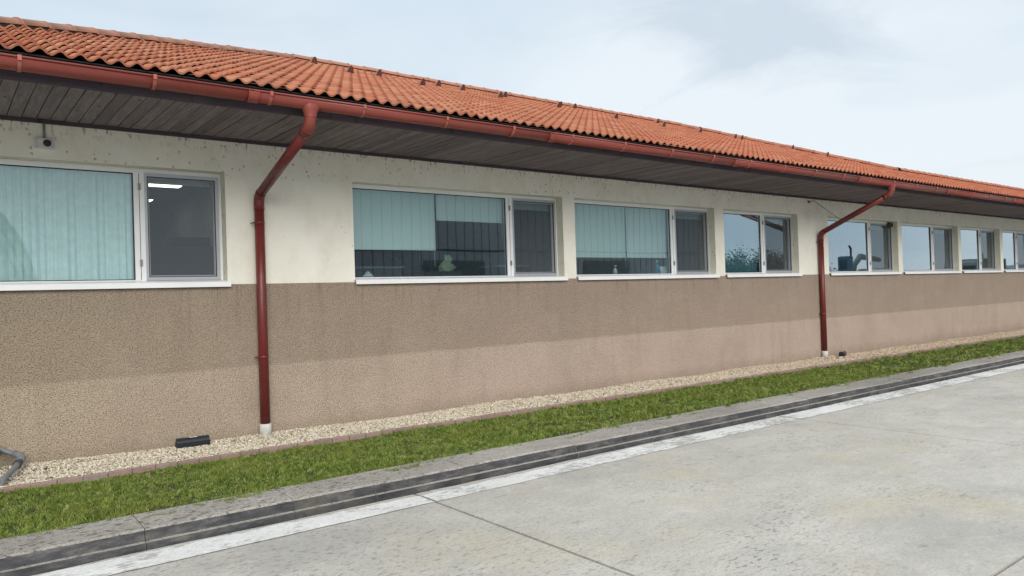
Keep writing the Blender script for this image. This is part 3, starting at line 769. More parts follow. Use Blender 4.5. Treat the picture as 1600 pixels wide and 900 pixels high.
caps(onroof(16.4, 4.9, 0.03), onroof(HIPX+0.1, 4.9, 0.03))
caps(onroof(20.5, 0.85, 0.03), onroof(16.5, 4.85, 0.03), 'hip_tile')
caps(onroof(29.6, 0.8, 0.03), onroof(20.6, 0.8, 0.03))
caps(onroof(right_x(-1.45), -1.45, 0.03), onroof(29.6, 0.75, 0.03), 'hip_tile')
for a_, c_, nm in ((onroof(left_x(-1.4), -1.4, 0.03), onroof(HIPX, 4.85, 0.03), 'hip_mortar'), (onroof(HIPX, 4.9, 0.03), onroof(16.5, 4.9, 0.03), 'ridge_mortar'),
                   (onroof(16.5, 4.85, 0.03), onroof(20.6, 0.8, 0.03), 'hip_mortar'), (onroof(20.6, 0.8, 0.03), onroof(29.6, 0.8, 0.03), 'ridge_mortar')):
    MB().tube([a_, c_], 0.078 if nm[0] == 'h' else 0.07, 8).build(nm, MT['deck'] if nm[0] == 'h' else MT['cap'], roof)  # hip bedding is coloured dark for the shaded gaps under the caps
# ventilating tiles near the ridge
b = MB()
for (yy, w_, h_) in ((0.0, 0.068, 0.145), (0.07, 0.05, 0.105), (0.22, 0.015, 0.035)):
    for tt in range(7):
        a = PI*tt/6; b.v.append((-math.cos(a)*w_*(1.0 if tt in (0, 6) else 0.8), yy, math.sin(a)**0.8*h_))
for q in range(2):
    for tt in range(6): a = q*7+tt; b.face((a, a+1, a+8, a+7), True)
b.face(tuple(reversed(range(7))), False, 1)
vent_me = b.mesh('vent_tile', [MT['cap'], MT['ventf']])
for (vx, vy) in [(5.58, 4.2), (5.65, 3.0), (6.6, 3.6), (7.13, 3.0), (7.82, 3.6), (8.43, 3.8), (9.11, 3.5), (9.75, 4.0), (10.69, 3.3), (11.3, 4.1), (12.0, 4.3), (11.85, 2.95), (14.5, 4.1), (13.42, 2.93), (15.87, 3.7), (15.15, 3.04), (16.59, 3.16), (16.9, 3.0), (19.0, 1.9), (18.3, 2.5)]:
    s = round((vy-EY)/cp/TC)*TC; i = round((vx-0.588)/(TW/2)); o = link('vent_tile', vent_me, roof, rp(0.588+i*TW/2, s, 0.03)); o.rotation_euler = (PITCH, 0, 0)
# black comb under the eave course
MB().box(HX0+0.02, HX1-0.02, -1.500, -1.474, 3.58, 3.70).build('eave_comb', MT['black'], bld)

# ---- gutter
GYc, GR, GZ = -1.585, 0.075, 3.617
gut = empty('rain_gutter', (0, 0, 0), parent=bld)
def gprof(r, depth=1.22):
    pr = [(GYc - r, GZ)]
    for j in range(1, 12):
        a = PI*j/12; pr.append((GYc - math.cos(a)*r, GZ - math.sin(a)*r*depth))
    pr.append((GYc + r, GZ)); return pr
jx = [HX0-0.05, 2.40, 6.07, 9.81, 13.6, 17.4, 21.2, 25.0, 28.8, HX1+0.05]
def gdrop(x): return 0.0
for a, c in zip(jx[:-1], jx[1:]):
    b = MB(); o_, i_ = gprof(GR), gprof(GR-0.004)
    b.prism(o_+i_[::-1], a, c, smooth=True)
    b.tube([(a, GYc-GR-0.004, GZ+0.002), (c, GYc-GR-0.004, GZ+0.002)], 0.009, 8)
    b.build('gutter_trough', MT['gutter'], gut)
bk = MB(); o_, i_ = gprof(GR+0.006), gprof(GR+0.001)
bk.prism(o_+i_[::-1], -0.014, 0.014); bk.box(-0.014, 0.014, GYc-GR-0.016, GYc-GR-0.004, GZ-0.028, GZ+0.014)
bk_me = bk.mesh('gutter_bracket', MT['bracket'])
bx = [0.58-0.97*k for k in range(3, 0, -1)] + [0.58, 1.55, 2.56, 3.52, 4.52, 5.45, 6.39, 7.33, 8.29, 9.23, 10.16] + [11.1+0.95*k for k in range(23)]
for x in bx: link('gutter_bracket', bk_me, gut, (x, 0, 0))
sl = MB(); o_, i_ = gprof(GR+0.005), gprof(GR+0.001)
sl.prism(o_+i_[::-1], -0.05, 0.05); sl.prism([(y, z) for y, z in gprof(GR+0.0085)]+gprof(GR+0.001)[::-1], -0.05, -0.04); sl.prism([(y, z) for y, z in gprof(GR+0.0085)]+gprof(GR+0.001)[::-1], 0.04, 0.05)
sl_me = sl.mesh('gutter_joint', MT['gutter'])
for x in jx[1:-1]: link('gutter_joint', sl_me, gut, (x, 0, 0))

# ---- downpipes
def downpipe(x, zlow, ztop2, zfoot):
    t = empty('downpipe', (x, 0, 0), parent=bld)
    r = 0.054
    # outlet funnel
    b = MB(); n_ = 20
    for (rx, ry, zz_) in ((0.098, 0.070, GZ-0.045), (0.096, 0.071, GZ-0.070), (0.080, 0.068, GZ-0.100), (0.065, 0.062, GZ-0.128), (0.060, 0.060, GZ-0.17)):
        b.v += [(math.cos(2*PI*j/n_)*rx, GYc+math.sin(2*PI*j/n_)*ry, zz_) for j in range(n_)]
    for q in range(4):
        for j in range(n_): a = q*n_+j; c = q*n_+(j+1) % n_; b.face((a, a+n_, c+n_, c), True)
    b.build('outlet', MT['gutter'], t)
    pts = [(0, GYc, GZ-0.04), (0, GYc, GZ-0.09), (0, GYc, GZ-0.13), (0, GYc, GZ-0.17)]
    yw = -0.075
    def arc(p0, p1, p2, d, n_=6):             # rounded corner at p1
        a = Vector(p1)+(Vector(p0)-Vector(p1)).normalized()*d; c = Vector(p1)+(Vector(p2)-Vector(p1)).normalized()*d; p1 = Vector(p1)
        return [tuple(a*(1-q)**2 + p1*2*q*(1-q) + c*q*q) for q in [i/n_ for i in range(n_+1)]]
    A = (0, GYc, GZ-0.15); B = (0, GYc, ztop2); C_ = (0, yw, zlow); D_ = (0, yw, zfoot)
    b = MB().tube([A]+arc(A, B, C_, 0.11), 0.057, 18); b.build('upper_elbow', MT['gutter'], t)
    s_ = arc(A, B, C_, 0.11)[-1]; e_ = arc(B, C_, D_, 0.09)
    MB().tube([tuple(Vector(s_)-(Vector(s_)-Vector(e_[0])).normalized()*0.0), e_[0]], r, 18).build('slanted_pipe', MT['pipe'], t)
    d1 = (Vector(e_[0])-Vector(s_)).normalized()
    MB().tube([tuple(Vector(s_)-d1*0.01), tuple(Vector(s_)+d1*0.05)], 0.060, 18).build('collar', MT['pipe'], t)
    MB().tube(e_+[(0, yw, zlow-0.16)], r+0.004, 18).build('lower_elbow', MT['pipe'], t)
    MB().tube([(0, yw, zlow-0.12), (0, yw, zfoot)], r, 20).build('vertical_pipe', MT['pipe'], t)
    for zc in (2.56, 1.035):
        b = MB().tube([(0, yw, zc-0.014), (0, yw, zc+0.014)], r+0.0025, 18)
        b.box(-r-0.022, -r+0.006, yw-0.008, yw+0.008, zc-0.010, zc+0.010)
        b.tube([(-r-0.022, yw+0.01, zc), (-r-0.022, 0.0, zc)], 0.006, 8).build('pipe_clip', MT['pipe'], t)
    b = MB().tube([(0, yw, zfoot-0.13), (0, yw, zfoot+0.035), (0, yw, zfoot+0.045)], [0.064, 0.066, 0.058], 18); b.build('pipe_sleeve', MT['concretewhite'], t)
    return t
tag(downpipe(2.97, 2.87, 3.37, 0.235), 'red brown downpipe nearest the camera')
tag(downpipe(14.93, 2.74, 3.40, 0.20), 'red brown downpipe further along the wall')

# ================================================================== SMALL THINGS ON AND BY THE WALL
# sensor on junction box
t = tag(empty('wall_sensor', (0.905, 0, 3.27)), 'grey junction box with a black round sensor on the cream wall under the eave', 'sensor')
MB().box(-0.075, 0.075, -0.05, -0.001, -0.05, 0.05).build('junction_box', MT['greybox'], t)
b = MB().box(-0.068, 0.068, -0.056, -0.0505, -0.043, 0.043); b.build('cover', MT['greybox'], t)
b = MB().tube([(0.02, -0.056, 0.0), (0.02, -0.075, -0.002), (0.02, -0.088, -0.004)], [0.034, 0.032, 0.018], 16); b.build('sensor_head', MT['bait'], t)
MB().tube([(0.02, -0.088, -0.004), (0.02, -0.0895, -0.004)], 0.009, 12).build('lens', MT['darkglass'], t)
b = MB()
for sx_ in (-0.058, 0.058):
    for sz in (-0.034, 0.034): b.tube([(sx_, -0.056, sz), (sx_, -0.0585, sz)], 0.005, 8)
b.build('cover_screw', MT['steel'], t)
MB().box(-0.05, -0.02, -0.06, -0.0565, 0.004, 0.02).build('status_label', MT['paper'], t)
MB().tube([(0.0, -0.02, 0.05), (0.0, -0.02, 0.232)], 0.011, 10).build('conduit', MT['greypvc'], t)

def bait(x, y, z, rz, label):
    t = tag(empty('bait_station', (x, y, z), rz), label, 'bait box', 'bait boxes along the wall')
    prof = [(-0.055, 0.0), (-0.055, 0.045), (-0.04, 0.075), (-0.02, 0.085), (0.035, 0.085), (0.05, 0.06), (0.05, 0.0)]
    MB().prism([(-0.058, 0.0), (-0.058, 0.04), (0.052, 0.04), (0.052, 0.0)], -0.165, 0.165).build('tray', MT['bait'], t)
    MB().prism([(-0.054, 0.041), (-0.047, 0.068), (-0.026, 0.088), (0.03, 0.088), (0.048, 0.066), (0.048, 0.041)], -0.16, 0.16, smooth=False).build('lid', MT['bait'], t)
    b = MB()
    for q in range(3): b.box(-0.15+q*0.13, -0.11+q*0.13, -0.0615, -0.0585, 0.008, 0.034)
    b.box(-0.168, 0.168, -0.0605, -0.058, 0.040, 0.046); b.build('rim', MT['bait'], t)
    for sx_ in (-0.1665, 0.1655): MB().tube([(sx_, 0, 0.026), (sx_+0.001, 0, 0.026)], 0.018, 12).build('entry_hole', MT['black'], t)
    MB().box(-0.035, 0.045, -0.02, 0.012, 0.0885, 0.0895).build('paper_label', MT['paper'], t)
bait(2.16, -0.16, 0.165, math.radians(-3), 'black plastic bait box with pale label left of the near downpipe')
bait(14.96+0.42, -0.22, 0.12, math.radians(20), 'small black bait box just right of the far downpipe')

# condensate pipe low at the left
t = tag(empty('drain_pipe', (0.4, -0.2, 0.15)), 'grey plastic drain pipe bending down into the gravel at the left edge', 'pipe')
def loc(pts): return [(p[0]-0.4, p[1]+0.2, p[2]-0.15) for p in pts]
MB().tube(loc([(-0.22, 0.0, 0.60), (-0.20, -0.05, 0.60), (-0.10, -0.07, 0.575), (0.25, -0.075, 0.47), (0.42, -0.085, 0.40), (0.52, -0.10, 0.345), (0.60, -0.14, 0.31)]), 0.025, 12).build('pipe_run', MT['greypvc'], t)
MB().tube(loc([(0.585, -0.12, 0.318), (0.63, -0.16, 0.296), (0.638, -0.20, 0.28), (0.62, -0.26, 0.262)]), 0.033, 14).build('elbow', MT['greypvc'], t)
MB().tube(loc([(0.63, -0.23, 0.27), (0.57, -0.40, 0.235), (0.46, -0.68, 0.19), (0.44, -0.74, 0.18)]), 0.027, 12).build('outfall', MT['greypvc'], t)
MB().tube(loc([(0.60, -0.31, 0.254), (0.59, -0.34, 0.248)]), 0.037, 12).build('pipe_ring', MT['darkpvc'], t)
t = tag(empty('rubber_hose', (0.3, -0.15, 0.15)), 'dark rubber hose curling beside the grey drain pipe', 'hose')
MB().tube([(-0.42, 0.15, 0.46), (-0.38, 0.08, 0.46), (-0.3, 0.04, 0.43), (0.0, 0.035, 0.33), (0.12, 0.02, 0.27), (0.17, -0.02, 0.20), (0.12, -0.08, 0.12), (0.0, -0.1, 0.06), (-0.2, -0.09, 0.03)], 0.022, 12).build('tube', MT['darkpvc'], t)
MB().tube([(-0.02, 0.034, 0.338), (0.02, 0.033, 0.326)], 0.027, 12).build('clamp', MT['steel'], t)

# stay rod beside the far downpipe
t = tag(empty('stay_rod', (14.63, 0, 3.4)), 'thin rusty rod hooked to the wall above the far downpipe', 'rod')
MB().tube([(0, -0.02, 0.0), (0.0, -0.10, 0.02), (0.03, -0.15, -0.02), (0.25, -0.55, -0.42)], 0.007, 8).build('rod', MT['steel'], t)
MB().tube([(-0.01, -0.001, 0.0), (-0.01, -0.03, 0.0)], 0.028, 12).build('hook_plate', MT['bracket'], t)
# mud nest in window corner
b = MB(); n_ = 12
for q in range(6):
    a = PI/2*q/5
    for j in range(n_):
        th = 2*PI*j/n_; rr = 0.085*math.cos(a)*(1+0.12*math.sin(j*2.3+q)); b.v.append((math.cos(th)*rr*1.3, -math.sin(a)*0.09, math.sin(th)*rr*0.8 + 0.012*math.cos(j)))
for q in range(5):
    for j in range(n_): a = q*n_+j; c = q*n_+(j+1) % n_; b.face((a, c, c+n_, a+n_), True)
o = b.build('mud_nest', MT['nest']); o.location = (18.42, RD-0.02, 3.05); tag(o, 'dark mud nest in the top right corner of a window right of the far downpipe', 'nest')

# ================================================================== BEHIND THE GLASS
def item(name, label, cat, loc_, group=None): return tag(empty(name, loc_), label, cat, group)
M = bpy.data.materials.new('lit_tube'); M.use_nodes = True
e = M.node_tree.nodes['Principled BSDF']; e.inputs['Emission Color'].default_value = (1, 0.93, 0.72, 1); e.inputs['Emission Strength'].default_value = 4.5; e.inputs['Base Color'].default_value = (0.9, 0.9, 0.8, 1)
for (lx0, lx1, ly0, ly1, lab) in ((1.9, 2.80, 2.40, 2.62, 'lit ceiling panel seen highest through the leftmost narrow window'), (2.1, 2.78, 4.02, 4.25, 'lit ceiling panel further back, lower in the leftmost narrow window'),
                             (9.0, 9.9, 3.4, 3.6, 'lit ceiling panel in the room with the soap bottle')):
    t = item('ceiling_light', lab, 'ceiling light', (lx0, ly0, 3.30), 'ceiling lights')
    MB().box(0, lx1-lx0, 0, ly1-ly0, 0.012, 0.058).build('housing', MT['whitepvc'], t)
    MB().box(0.02, lx1-lx0-0.02, 0.02, ly1-ly0-0.02, 0.0, 0.011).build('diffuser', M, t)
zi = ZS+0.014
# soap bottle
t = item('soap_bottle', 'white pump soap bottle on the ledge of the window with full width blinds', 'bottle', (9.08, 0.30, zi))
MB().tube([(0,0,0), (0,0,0.10), (0,0,0.125), (0,0,0.135)], [0.034, 0.034, 0.02, 0.013], 14).build('bottle_body', MT['whitepvc'], t)
MB().tube([(0,0,0.135), (0,0,0.165)], 0.006, 8).box(-0.012, 0.035, -0.008, 0.008, 0.165, 0.178).build('pump', MT['whitepvc'], t)
o = MB().box(-0.05, 0.05, -0.03, 0.03, 0, 0.035, bev=0.012).build('soap_dish', MT['whitepvc']); o.location = (9.25, 0.3, zi); tag(o, 'small white dish beside the pump soap bottle', 'dish')
t = item('spray_bottle', 'pale blue bottle on the window ledge left of the white sign', 'bottle', (10.17, 0.33, zi))
MB().tube([(0,0,0), (0,0,0.16), (0,0,0.2), (0,0,0.23)], [0.035, 0.035, 0.016, 0.014], 12).build('bottle_body', MT['bluep'], t)
MB().tube([(0,0,0.23), (0,0,0.27)], 0.018, 10).build('cap', MT['whitepvc'], t)
t = item('card_holder', 'white card standing on the window ledge near the blue bottle', 'sign', (10.33, 0.31, zi))
b = MB(); b.v = [(-0.10,-0.03,0),(0.10,-0.03,0),(0.10,0.02,0.16),(-0.10,0.02,0.16),(-0.10,-0.024,0),(0.10,-0.024,0),(0.10,0.026,0.16),(-0.10,0.026,0.16)]
for f in ((0,1,2,3),(7,6,5,4),(0,4,5,1),(1,5,6,2),(2,6,7,3),(3,7,4,0)): b.face(f)
b.build('card', MT['paper'], t); MB().box(-0.1, 0.1, 0.0, 0.08, 0, 0.006).build('foot', MT['paper'], t)
t = item('tap', 'dark tap on the ledge between the soap bottle and the card', 'tap', (9.93, 0.36, zi))
MB().tube([(0,0,0), (0,0,0.12), (0.01,0,0.16), (0.05,0,0.175), (0.09,0,0.165), (0.10,0,0.13)], 0.012, 8).build('spout', MT['furn'], t)
MB().tube([(-0.06,0,0), (-0.06,0,0.06), (-0.09,0,0.09)], 0.01, 8).build('handle', MT['furn'], t)
# rag on ledge of window 2
b = MB(); n_ = 10
for i in range(n_):
    for j in range(n_):
        u, v = i/(n_-1), j/(n_-1); rr = max(0, 1-((u-0.5)**2+(v-0.5)**2)*4); b.v.append((u*0.17, v*0.10, 0.03+0.085*rr*(0.7+0.3*math.sin(i*2.1+j*1.3))))
for i in range(n_-1):
    for j in range(n_-1): a = i*n_+j; b.face((a, a+n_, a+n_+1, a+1), True)
t = item('folded_cloth', 'crumpled pale cloth on a flat box on the ledge behind the uneven blinds', 'cloth', (4.42, 0.26, zi))
b.build('cloth', MT['paper'], t)
o = MB().box(-0.08, 0.24, -0.02, 0.12, 0, 0.028).build('flat_box', MT['paper']); o.location = (4.42, 0.26, zi-0.0); tag(o, 'flat pale box under the crumpled cloth on the ledge', 'box')
# benches and equipment
def cabinet(x0, x1, y0, y1, z1, label):
    t = item('cabinet', label, 'cabinet', (x0, y0, 1.0), 'cabinets behind the windows')
    w_, d_ = x1-x0, y1-y0
    MB().box(0, w_, 0, d_, 0, z1-1.03).build('carcass', MT['furn'], t); MB().box(-0.02, w_+0.02, -0.02, d_+0.02, z1-1.028, z1-1.0).build('top', MT['room'], t)
    n_ = max(1, int(w_/0.6))
    for q in range(n_):
        dr = MB().box(q*w_/n_+0.015, (q+1)*w_/n_-0.015, -0.02, -0.001, 0.05, z1-1.06).build('cabinet_door', MT['furn'], t)
        MB().box((q+1)*w_/n_-0.07, (q+1)*w_/n_-0.05, -0.04, -0.021, 0.5, 0.62).build('handle', MT['steel'], dr)
cabinet(4.3, 5.35, 0.9, 1.4, 2.11, 'dark cabinet low behind the window with uneven blinds')
cabinet(7.0, 7.6, 0.8, 1.3, 2.12, 'dark cabinet behind the right end of the window with uneven blinds')
t = item('locker', 'row of blue grey lockers in the room behind the leftmost narrow window', 'locker', (1.9, 2.3, 1.0))
MB().box(0, 1.3, 0, 0.5, 0, 1.46).build('carcass', MT['lock'], t)
for q in range(4):
    d = MB().box(q*0.325+0.006, q*0.325+0.319, -0.018, -0.001, 0.05, 1.43).build('locker_door', MT['lock'], t)
    MB().box(q*0.325+0.27, q*0.325+0.285, -0.035, -0.019, 0.85, 0.97).build('handle', MT['steel'], d)
t = item('cardboard_box', 'dark cardboard box on top of the blue grey lockers', 'box', (2.62, 2.35, 2.461))
MB().box(0, 0.5, 0, 0.35, 0, 0.13).build('carton', MT['furn'], t); MB().box(0.0, 0.5, 0.15, 0.2, 0.131, 0.133).build('tape', MT['room'], t)
t = item('monitor', 'black screen standing behind the middle of the window with uneven blinds', 'monitor', (5.95, 1.0, 1.0))
MB().box(-0.35, 0.35, -0.2, 0.3, 0, 1.03).build('stand_cabinet', MT['furn'], t); MB().box(-0.25, 0.18, 0, 0.04, 1.12, 1.42).build('screen', MT['bait'], t); MB().box(-0.06, 0.02, 0.03, 0.08, 1.03, 1.2).build('foot', MT['bait'], t)
t = item('desk_lamp', 'dark jointed lamp beside the black screen', 'lamp', (5.45, 1.0, 2.03))
MB().tube([(0.1,0,-1.03), (0.1,0,0.0), (0.0,0,0.16), (-0.12,0,0.2)], 0.012, 8).build('arm', MT['bait'], t); MB().tube([(-0.12,0,0.2), (-0.2,0,0.15)], [0.02, 0.06], 12).build('shade', MT['bait'], t)
b = MB()
for (zz_, r_, of) in ((0, 0.11, 0), (0.05, 0.12, 0.01), (0.11, 0.07, -0.02), (0.17, 0.055, 0.03), (0.24, 0.03, 0.0)): b.v += [(of+math.cos(2*PI*j/12)*r_*(1+0.35*math.sin(j*2.7+zz_*20)), math.sin(2*PI*j/12)*r_*0.6, zz_+0.02*math.sin(j*3.9+zz_*9)) for j in range(12)]
for q in range(4):
    for j in range(12): a = q*12+j; c = q*12+(j+1) % 12; b.face((a, c, c+12, a+12), False)
o = b.build('plastic_bag', MT['green']); o.location = (6.15, 0.95, 2.04); tag(o, 'pale green plastic bag behind the window, right of the black screen', 'bag')
b = MB()
for q in range(6):
    a = PI/2*q/5; b.v += [(math.cos(2*PI*j/14)*0.10*math.cos(a), math.sin(2*PI*j/14)*0.08*math.cos(a), 0.055*math.sin(a)) for j in range(14)]
for q in range(5):
    for j in range(14): a = q*14+j; c = q*14+(j+1) % 14; b.face((a, c, c+14, a+14), True)
o = b.build('green_bowl', MT['green']); o.location = (2.16, 0.36, zi); tag(o, 'upturned lime green bowl on the ledge of the leftmost narrow window', 'bowl')

# ================================================================== WHAT THE GLASS REFLECTS (across the yard)
# clad hall opposite the middle windows
hall = tag(empty('warehouse', (12.8, -20.5, G(20))), 'grey metal clad hall across the yard, mirrored in the middle windows', 'warehouse')
MB().box(0, 26.4, -14, -0.06, 0, 7.6).build('wall', MT['claddark'], hall)
pm = MB().box(0.012, 0.478, -0.06, 0, 0, 7.6).box(0.02, 0.05, 0.0, 0.03, 0, 7.6).mesh('wall_panel', MT['cladding'])
for i in range(54): link('wall_panel', pm, hall, (i*0.488, 0, 0))
MB().box(0, 26.4, 0.031, 0.05, 3.85, 3.91).build('rail', MT['claddark'], hall)
MB().box(-0.2, 26.6, -14.2, 0.25, 7.6, 7.85).build('roof', MT['claddark'], hall)
for dx_ in (5.0, 15.0):
    d = MB().box(dx_, dx_+3.4, 0.035, 0.07, 0, 3.4).build('door', MT['truck'], hall); MB().box(dx_+0.1, dx_+0.2, 0.071, 0.12, 1.0, 1.3).build('handle', MT['steel'], d)
# white arched shelter mirrored at far left
sh = tag(empty('arched_shelter', (0.6, -22, 0)), 'white arched fabric shelter on steel hoops, mirrored in the leftmost window', 'shelter')
b = MB(); n_ = 16
for yy in (0, -6):
    for j in range(n_+1): a = PI*j/n_; b.v.append((math.cos(a)*2.6, yy, 0.6+math.sin(a)*5.2))
for j in range(n_): b.face((j, j+1, j+n_+2, j+n_+1), True)
b.face(tuple(range(n_+1, 2*n_+2)))
b.build('cover', MT['tarp'], sh)
for yy in (0.02, -3, -5.95):
    MB().tube([(math.cos(PI*j/n_)*2.55, yy, 0.6+math.sin(PI*j/n_)*5.15) for j in range(n_+1)], 0.06, 8).tube([(2.55, yy, 0.6), (2.55, yy, 0)], 0.06, 8).tube([(-2.55, yy, 0.6), (-2.55, yy, 0)], 0.06, 8).build('hoop', MT['steel'], sh)
MB().tube([(0.4, 0.2, 0), (0.5, 0.2, 2.5), (0.9, 0.2, 5.0)], 0.05, 8).tube([(1.4, 0.2, 0), (1.1, 0.2, 2.5), (0.9, 0.2, 5.0)], 0.05, 8).build('brace', MT['steel'], sh)
# loader
def wheel(parent, x, y, r, w_):
    wb = MB().tube([(x, y-w_/2, r), (x, y-w_/2+0.04, r), (x, y+w_/2-0.04, r), (x, y+w_/2, r)], [r*0.9, r, r, r*0.9], 20).build('wheel', MT['rubber'], parent)
    MB().tube([(x, y-w_/2-0.02, r), (x, y+w_/2+0.02, r)], r*0.5, 16).build('rim', MT['steel'], wb)
ld = tag(empty('wheel_loader', (46.5, -16, -0.12)), 'blue wheel loader with upright exhaust across the yard, mirrored right of the far downpipe', 'loader')
for x, y in ((0.6, 0.85), (0.6, -0.85), (3.0, 0.85), (3.0, -0.85)): wheel(ld, x, y, 0.65, 0.45)
MB().box(0.0, 0.75, -0.32, 0.32, 1.0, 3.55, bev=0.06).build('cab', MT['blue'], ld)
MB().box(-0.02, 0.77, -0.22, 0.22, 2.75, 3.3).build('cab_window', MT['darkglass'], ld)
MB().box(1.0, 3.4, -0.5, 0.5, 0.8, 1.55, bev=0.08).build('bonnet', MT['blue'], ld)
MB().tube([(0.3, 0.4, 3.5), (0.3, 0.4, 4.0), (0.1, 0.4, 4.2)], 0.06, 10).build('exhaust', MT['rubber'], ld)
MB().tube([(1.1, 0.0, 1.7), (1.5, 0.0, 3.0), (2.2, 0.0, 3.55), (4.9, 0.0, 3.35)], [0.14, 0.16, 0.2, 0.16], 10).tube([(1.6, 0.3, 1.5), (3.2, 0.3, 3.3)], 0.08, 8).build('boom', MT['truck'], ld)
MB().box(3.3, 4.6, -0.7, 0.7, 2.0, 2.75).build('bucket', MT['steel'], ld)
tk = tag(empty('tipper_truck', (64.5, -16, -0.12)), 'dull green tipper truck across the yard, mirrored in the small windows at far right', 'truck')
for x, y in ((0.9, 0.95), (0.9, -0.95), (3.9, 0.95), (3.9, -0.95), (5.1, 0.95), (5.1, -0.95)): wheel(tk, x, y, 0.5, 0.3)
MB().box(0, 1.7, -1.15, 1.15, 0.7, 3.3, bev=0.15).build('cab', MT['truck'], tk)
MB().box(-0.02, 1.2, -1.17, 1.17, 2.1, 2.9).build('cab_window', MT['darkglass'], tk)
MB().box(1.6, 6.0, -0.5, 0.5, 0.6, 0.95).build('chassis', MT['rubber'], tk)
b = MB().box(2.0, 6.2, -1.2, 1.2, 1.2, 3.4)
for q in range(7): b.box(2.1+q*0.6, 2.2+q*0.6, -1.28, 1.28, 1.15, 3.45)
b.build('tipper_body', MT['truck'], tk); MB().tube([(1.85, 1.0, 1.0), (1.85, 1.0, 3.9)], 0.07, 10).build('exhaust', MT['steel'], tk)
# trees
def tree(x, y, h, r, label, seed, nl=5000):
    rr = np.random.default_rng(seed)
    t = tag(empty('bushy_tree', (x, y, -0.4)), label, 'tree', 'trees beyond the yard')
    b = MB().tube([(0,0,0), (0.05,0,h*0.35), (0.0,0.1,h*0.8)], [0.16, 0.12, 0.04], 8)
    for q in range(6):
        a = q*1.05+seed; b.tube([(0,0,h*(0.25+0.07*q)), (math.cos(a)*r*0.5, math.sin(a)*r*0.5, h*(0.45+0.07*q)), (math.cos(a)*r*0.8, math.sin(a)*r*0.8, h*(0.6+0.06*q))], [0.07, 0.045, 0.015], 6)
    b.build('trunk', MT['bark'], t)
    cl = rr.normal(size=(26, 3)); cl /= np.linalg.norm(cl, axis=1)[:, None]; cl *= rr.uniform(0.35, 0.85, (26, 1)); cl[:, 2] = np.abs(cl[:, 2])*1.0-0.35
    c = cl[rr.integers(0, 26, nl)] + rr.normal(size=(nl, 3))*0.16
    c = c*np.array([r, r, h*0.5]) + np.array([0, 0, h*0.56])
    a = rr.normal(size=(nl, 3)); a /= np.linalg.norm(a, axis=1)[:, None]; b_ = np.cross(a, rr.normal(size=(nl, 3))); b_ /= np.linalg.norm(b_, axis=1)[:, None]
    s = rr.uniform(0.07, 0.17, (nl, 1))
    V = np.stack([c-a*s, c+b_*s*0.6, c+a*s, c-b_*s*0.6], 1).reshape(-1, 3); F = np.arange(nl*4).reshape(-1, 4)
    link('crown', np_mesh('crown', V, F, MT['leaf'], rr.random(nl)), t)
tdat = [(70, -47, 5.5, 3.0), (75, -49, 6.4, 3.2), (79.5, -48, 5.9, 2.8), (84, -50, 7.0, 3.3), (89, -49, 7.4, 3.2), (94, -50, 7.0, 3.4), (99.5, -49, 5.4, 3.0), (106, -52, 4.2, 3.0), (113, -52, 3.4, 2.6)]
side_word = ['lowest-left', 'second', 'third', 'fourth', 'fifth', 'sixth', 'seventh', 'eighth', 'ninth']
for i, (x, y, h, r) in enumerate(tdat):
    tree(x, y, h+0.9, r, '%s bushy tree counted from the hall in the row mirrored left of the far downpipe' % ('first' if i == 0 else side_word[i]), 20+i)

# ================================================================== GRAVEL (nobody could count it)
ico = np.array([(0,0,1),(0.894,0,0.447),(0.276,0.851,0.447),(-0.724,0.526,0.447),(-0.724,-0.526,0.447),(0.276,-0.851,0.447),(0.724,0.526,-0.447),(-0.276,0.851,-0.447),(-0.894,0,-0.447),(-0.276,-0.851,-0.447),(0.724,-0.526,-0.447)])
icf = np.array([(0,1,2),(0,2,3),(0,3,4),(0,4,5),(0,5,1),(1,6,2),(2,7,3),(3,8,4),(4,9,5),(5,10,1),(6,7,2),(7,8,3),(8,9,4),(9,10,5),(10,6,1)])
def gravel(name, n, x0, x1, smin, smax, parent=None):
    x = nrng.uniform(x0, x1, n); y = nrng.uniform(-0.955, -0.005, n)
    sc = nrng.uniform(smin, smax, n)
    mound = 0.012*np.sin(x*2.1+1)*np.cos(y*5) + 0.025*np.exp(-((y+0.1)/0.25)**2)*np.clip(1.6-x*0.5, 0, 1)
    z = 0.140 + GV(x) + mound + nrng.uniform(-0.002, 0.010, n)
    S = np.stack([nrng.uniform(0.7, 1.25, n), nrng.uniform(0.5, 0.9, n), nrng.uniform(0.4, 0.75, n)], 1)*sc[:, None]
    v = ico[None]*(1+nrng.uniform(-0.25, 0.25, (n, 11, 1)))*S[:, None]
    a = nrng.uniform(0, 2*PI, n); ca, sa = np.cos(a)[:, None], np.sin(a)[:, None]
    tl = nrng.uniform(-0.5, 0.5, n)[:, None]
    vx = v[..., 0]*ca - v[..., 1]*sa; vy = v[..., 0]*sa + v[..., 1]*ca; vz = v[..., 2] + v[..., 0]*tl
    V = np.stack([vx+x[:, None], vy+y[:, None], vz+z[:, None]], 2).reshape(-1, 3)
    F = (icf[None]+(np.arange(n)*11)[:, None, None]).reshape(-1, 3)
    return link(name, np_mesh(name, V, F, MT['gravel'], np.repeat(nrng.random(n), 15)), parent)
gv = gravel('gravel', 34000, -0.8, 6.0, 0.007, 0.0145)
tag(gv, kind='stuff'); gv['label'] = 'pale marble chippings in the strip along the wall'
g2 = gravel('gravel', 24000, 6.0, 14.0, 0.009, 0.017); tag(g2, kind='stuff'); g2['label'] = 'pale chippings in the strip before the far downpipe'
g3 = gravel('gravel', 22000, 14.0, 31.0, 0.012, 0.022); tag(g3, kind='stuff'); g3['label'] = 'browner chippings in the strip beyond the far downpipe'
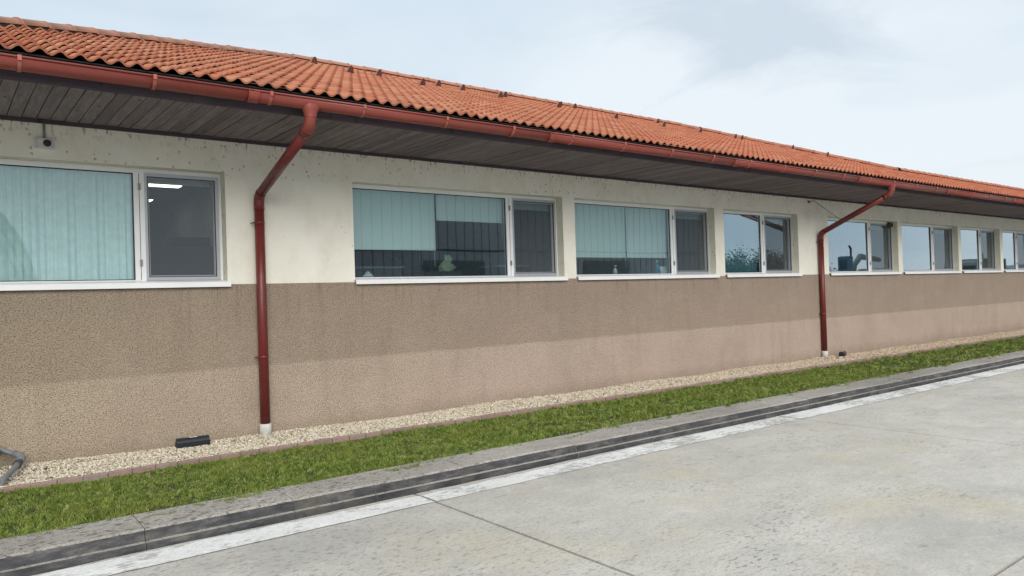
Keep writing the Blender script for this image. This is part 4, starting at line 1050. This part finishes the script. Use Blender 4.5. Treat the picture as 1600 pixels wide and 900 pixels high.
g4 = gravel('gravel', 4000, -4.5, -0.8, 0.012, 0.022); tag(g4, kind='stuff'); g4['label'] = 'pale chippings left of the drain pipe'

# ================================================================== GRASS
def grass(name, n, x0, x1, hmin, hmax, w0):
    nc = n//9; ci = nrng.integers(0, nc, n)                       # blades stand in tufts
    cxx = nrng.uniform(x0, x1, nc); cyy = nrng.uniform(-2.615, -1.005, nc); ctint = nrng.beta(1.6, 1.8, nc); cdir = nrng.uniform(0, 2*PI, nc); ch = nrng.uniform(0.6, 1.35, nc)
    x = cxx[ci]+nrng.normal(0, 0.012, n); y = np.clip(cyy[ci]+nrng.normal(0, 0.012, n), -2.63, -1.003)
    edge_ = 0.03*np.sin(x*3.3)+0.02*np.sin(x*9.1)+0.012*np.sin(x*31)
    y = np.where(y < -2.55, y+edge_*1.5-0.01, y)
    z = 0.125+GV(x); h = ch[ci]*nrng.uniform(hmin, hmax, n)*(0.75+0.45*np.sin(x*4+np.sin(y*6)*2)*np.sin(y*5+x))
    h = np.clip(h, hmin*0.6, None)
    a = nrng.uniform(0, 2*PI, n); ln = nrng.uniform(0.25, 1.15, n)*h; b = cdir[ci]+nrng.normal(0, 0.9, n)
    wx, wy = np.cos(a)*w0/2, np.sin(a)*w0/2; lx, ly = np.cos(b)*ln, np.sin(b)*ln
    p0 = np.stack([x-wx, y-wy, z], 1); p1 = np.stack([x+wx, y+wy, z], 1)
    p2 = np.stack([x+wx*0.7+lx*0.35, y+wy*0.7+ly*0.35, z+h*0.62], 1); p3 = np.stack([x-wx*0.7+lx*0.35, y-wy*0.7+ly*0.35, z+h*0.62], 1)
    p4 = np.stack([x+lx, y+ly, z+h*0.95], 1)
    V = np.stack([p0, p1, p2, p3, p4], 1).reshape(-1, 3); base_ = (np.arange(n)*5)[:, None]
    F = np.concatenate([base_+np.array([0, 1, 2]), base_+np.array([0, 2, 3]), base_+np.array([3, 2, 4])], 1).reshape(-1, 3)
    o = link(name, np_mesh(name, V, F, MT['grass'], np.repeat(np.clip(ctint[ci]+nrng.normal(0, 0.12, n), 0, 1), 3)))
    return tag(o, kind='stuff')
grass('grass', 120000, -0.6, 5.0, 0.018, 0.046, 0.005)['label'] = 'short green lawn strip nearest the camera'
grass('grass', 85000, 5.0, 13.0, 0.025, 0.055, 0.007)['label'] = 'short green lawn strip in the middle distance'
grass('grass', 60000, 13.0, 32.0, 0.025, 0.055, 0.013)['label'] = 'short green lawn strip running off to the right'
grass('grass', 20000, -5.0, -0.6, 0.025, 0.055, 0.007)['label'] = 'short green lawn strip left of the view'
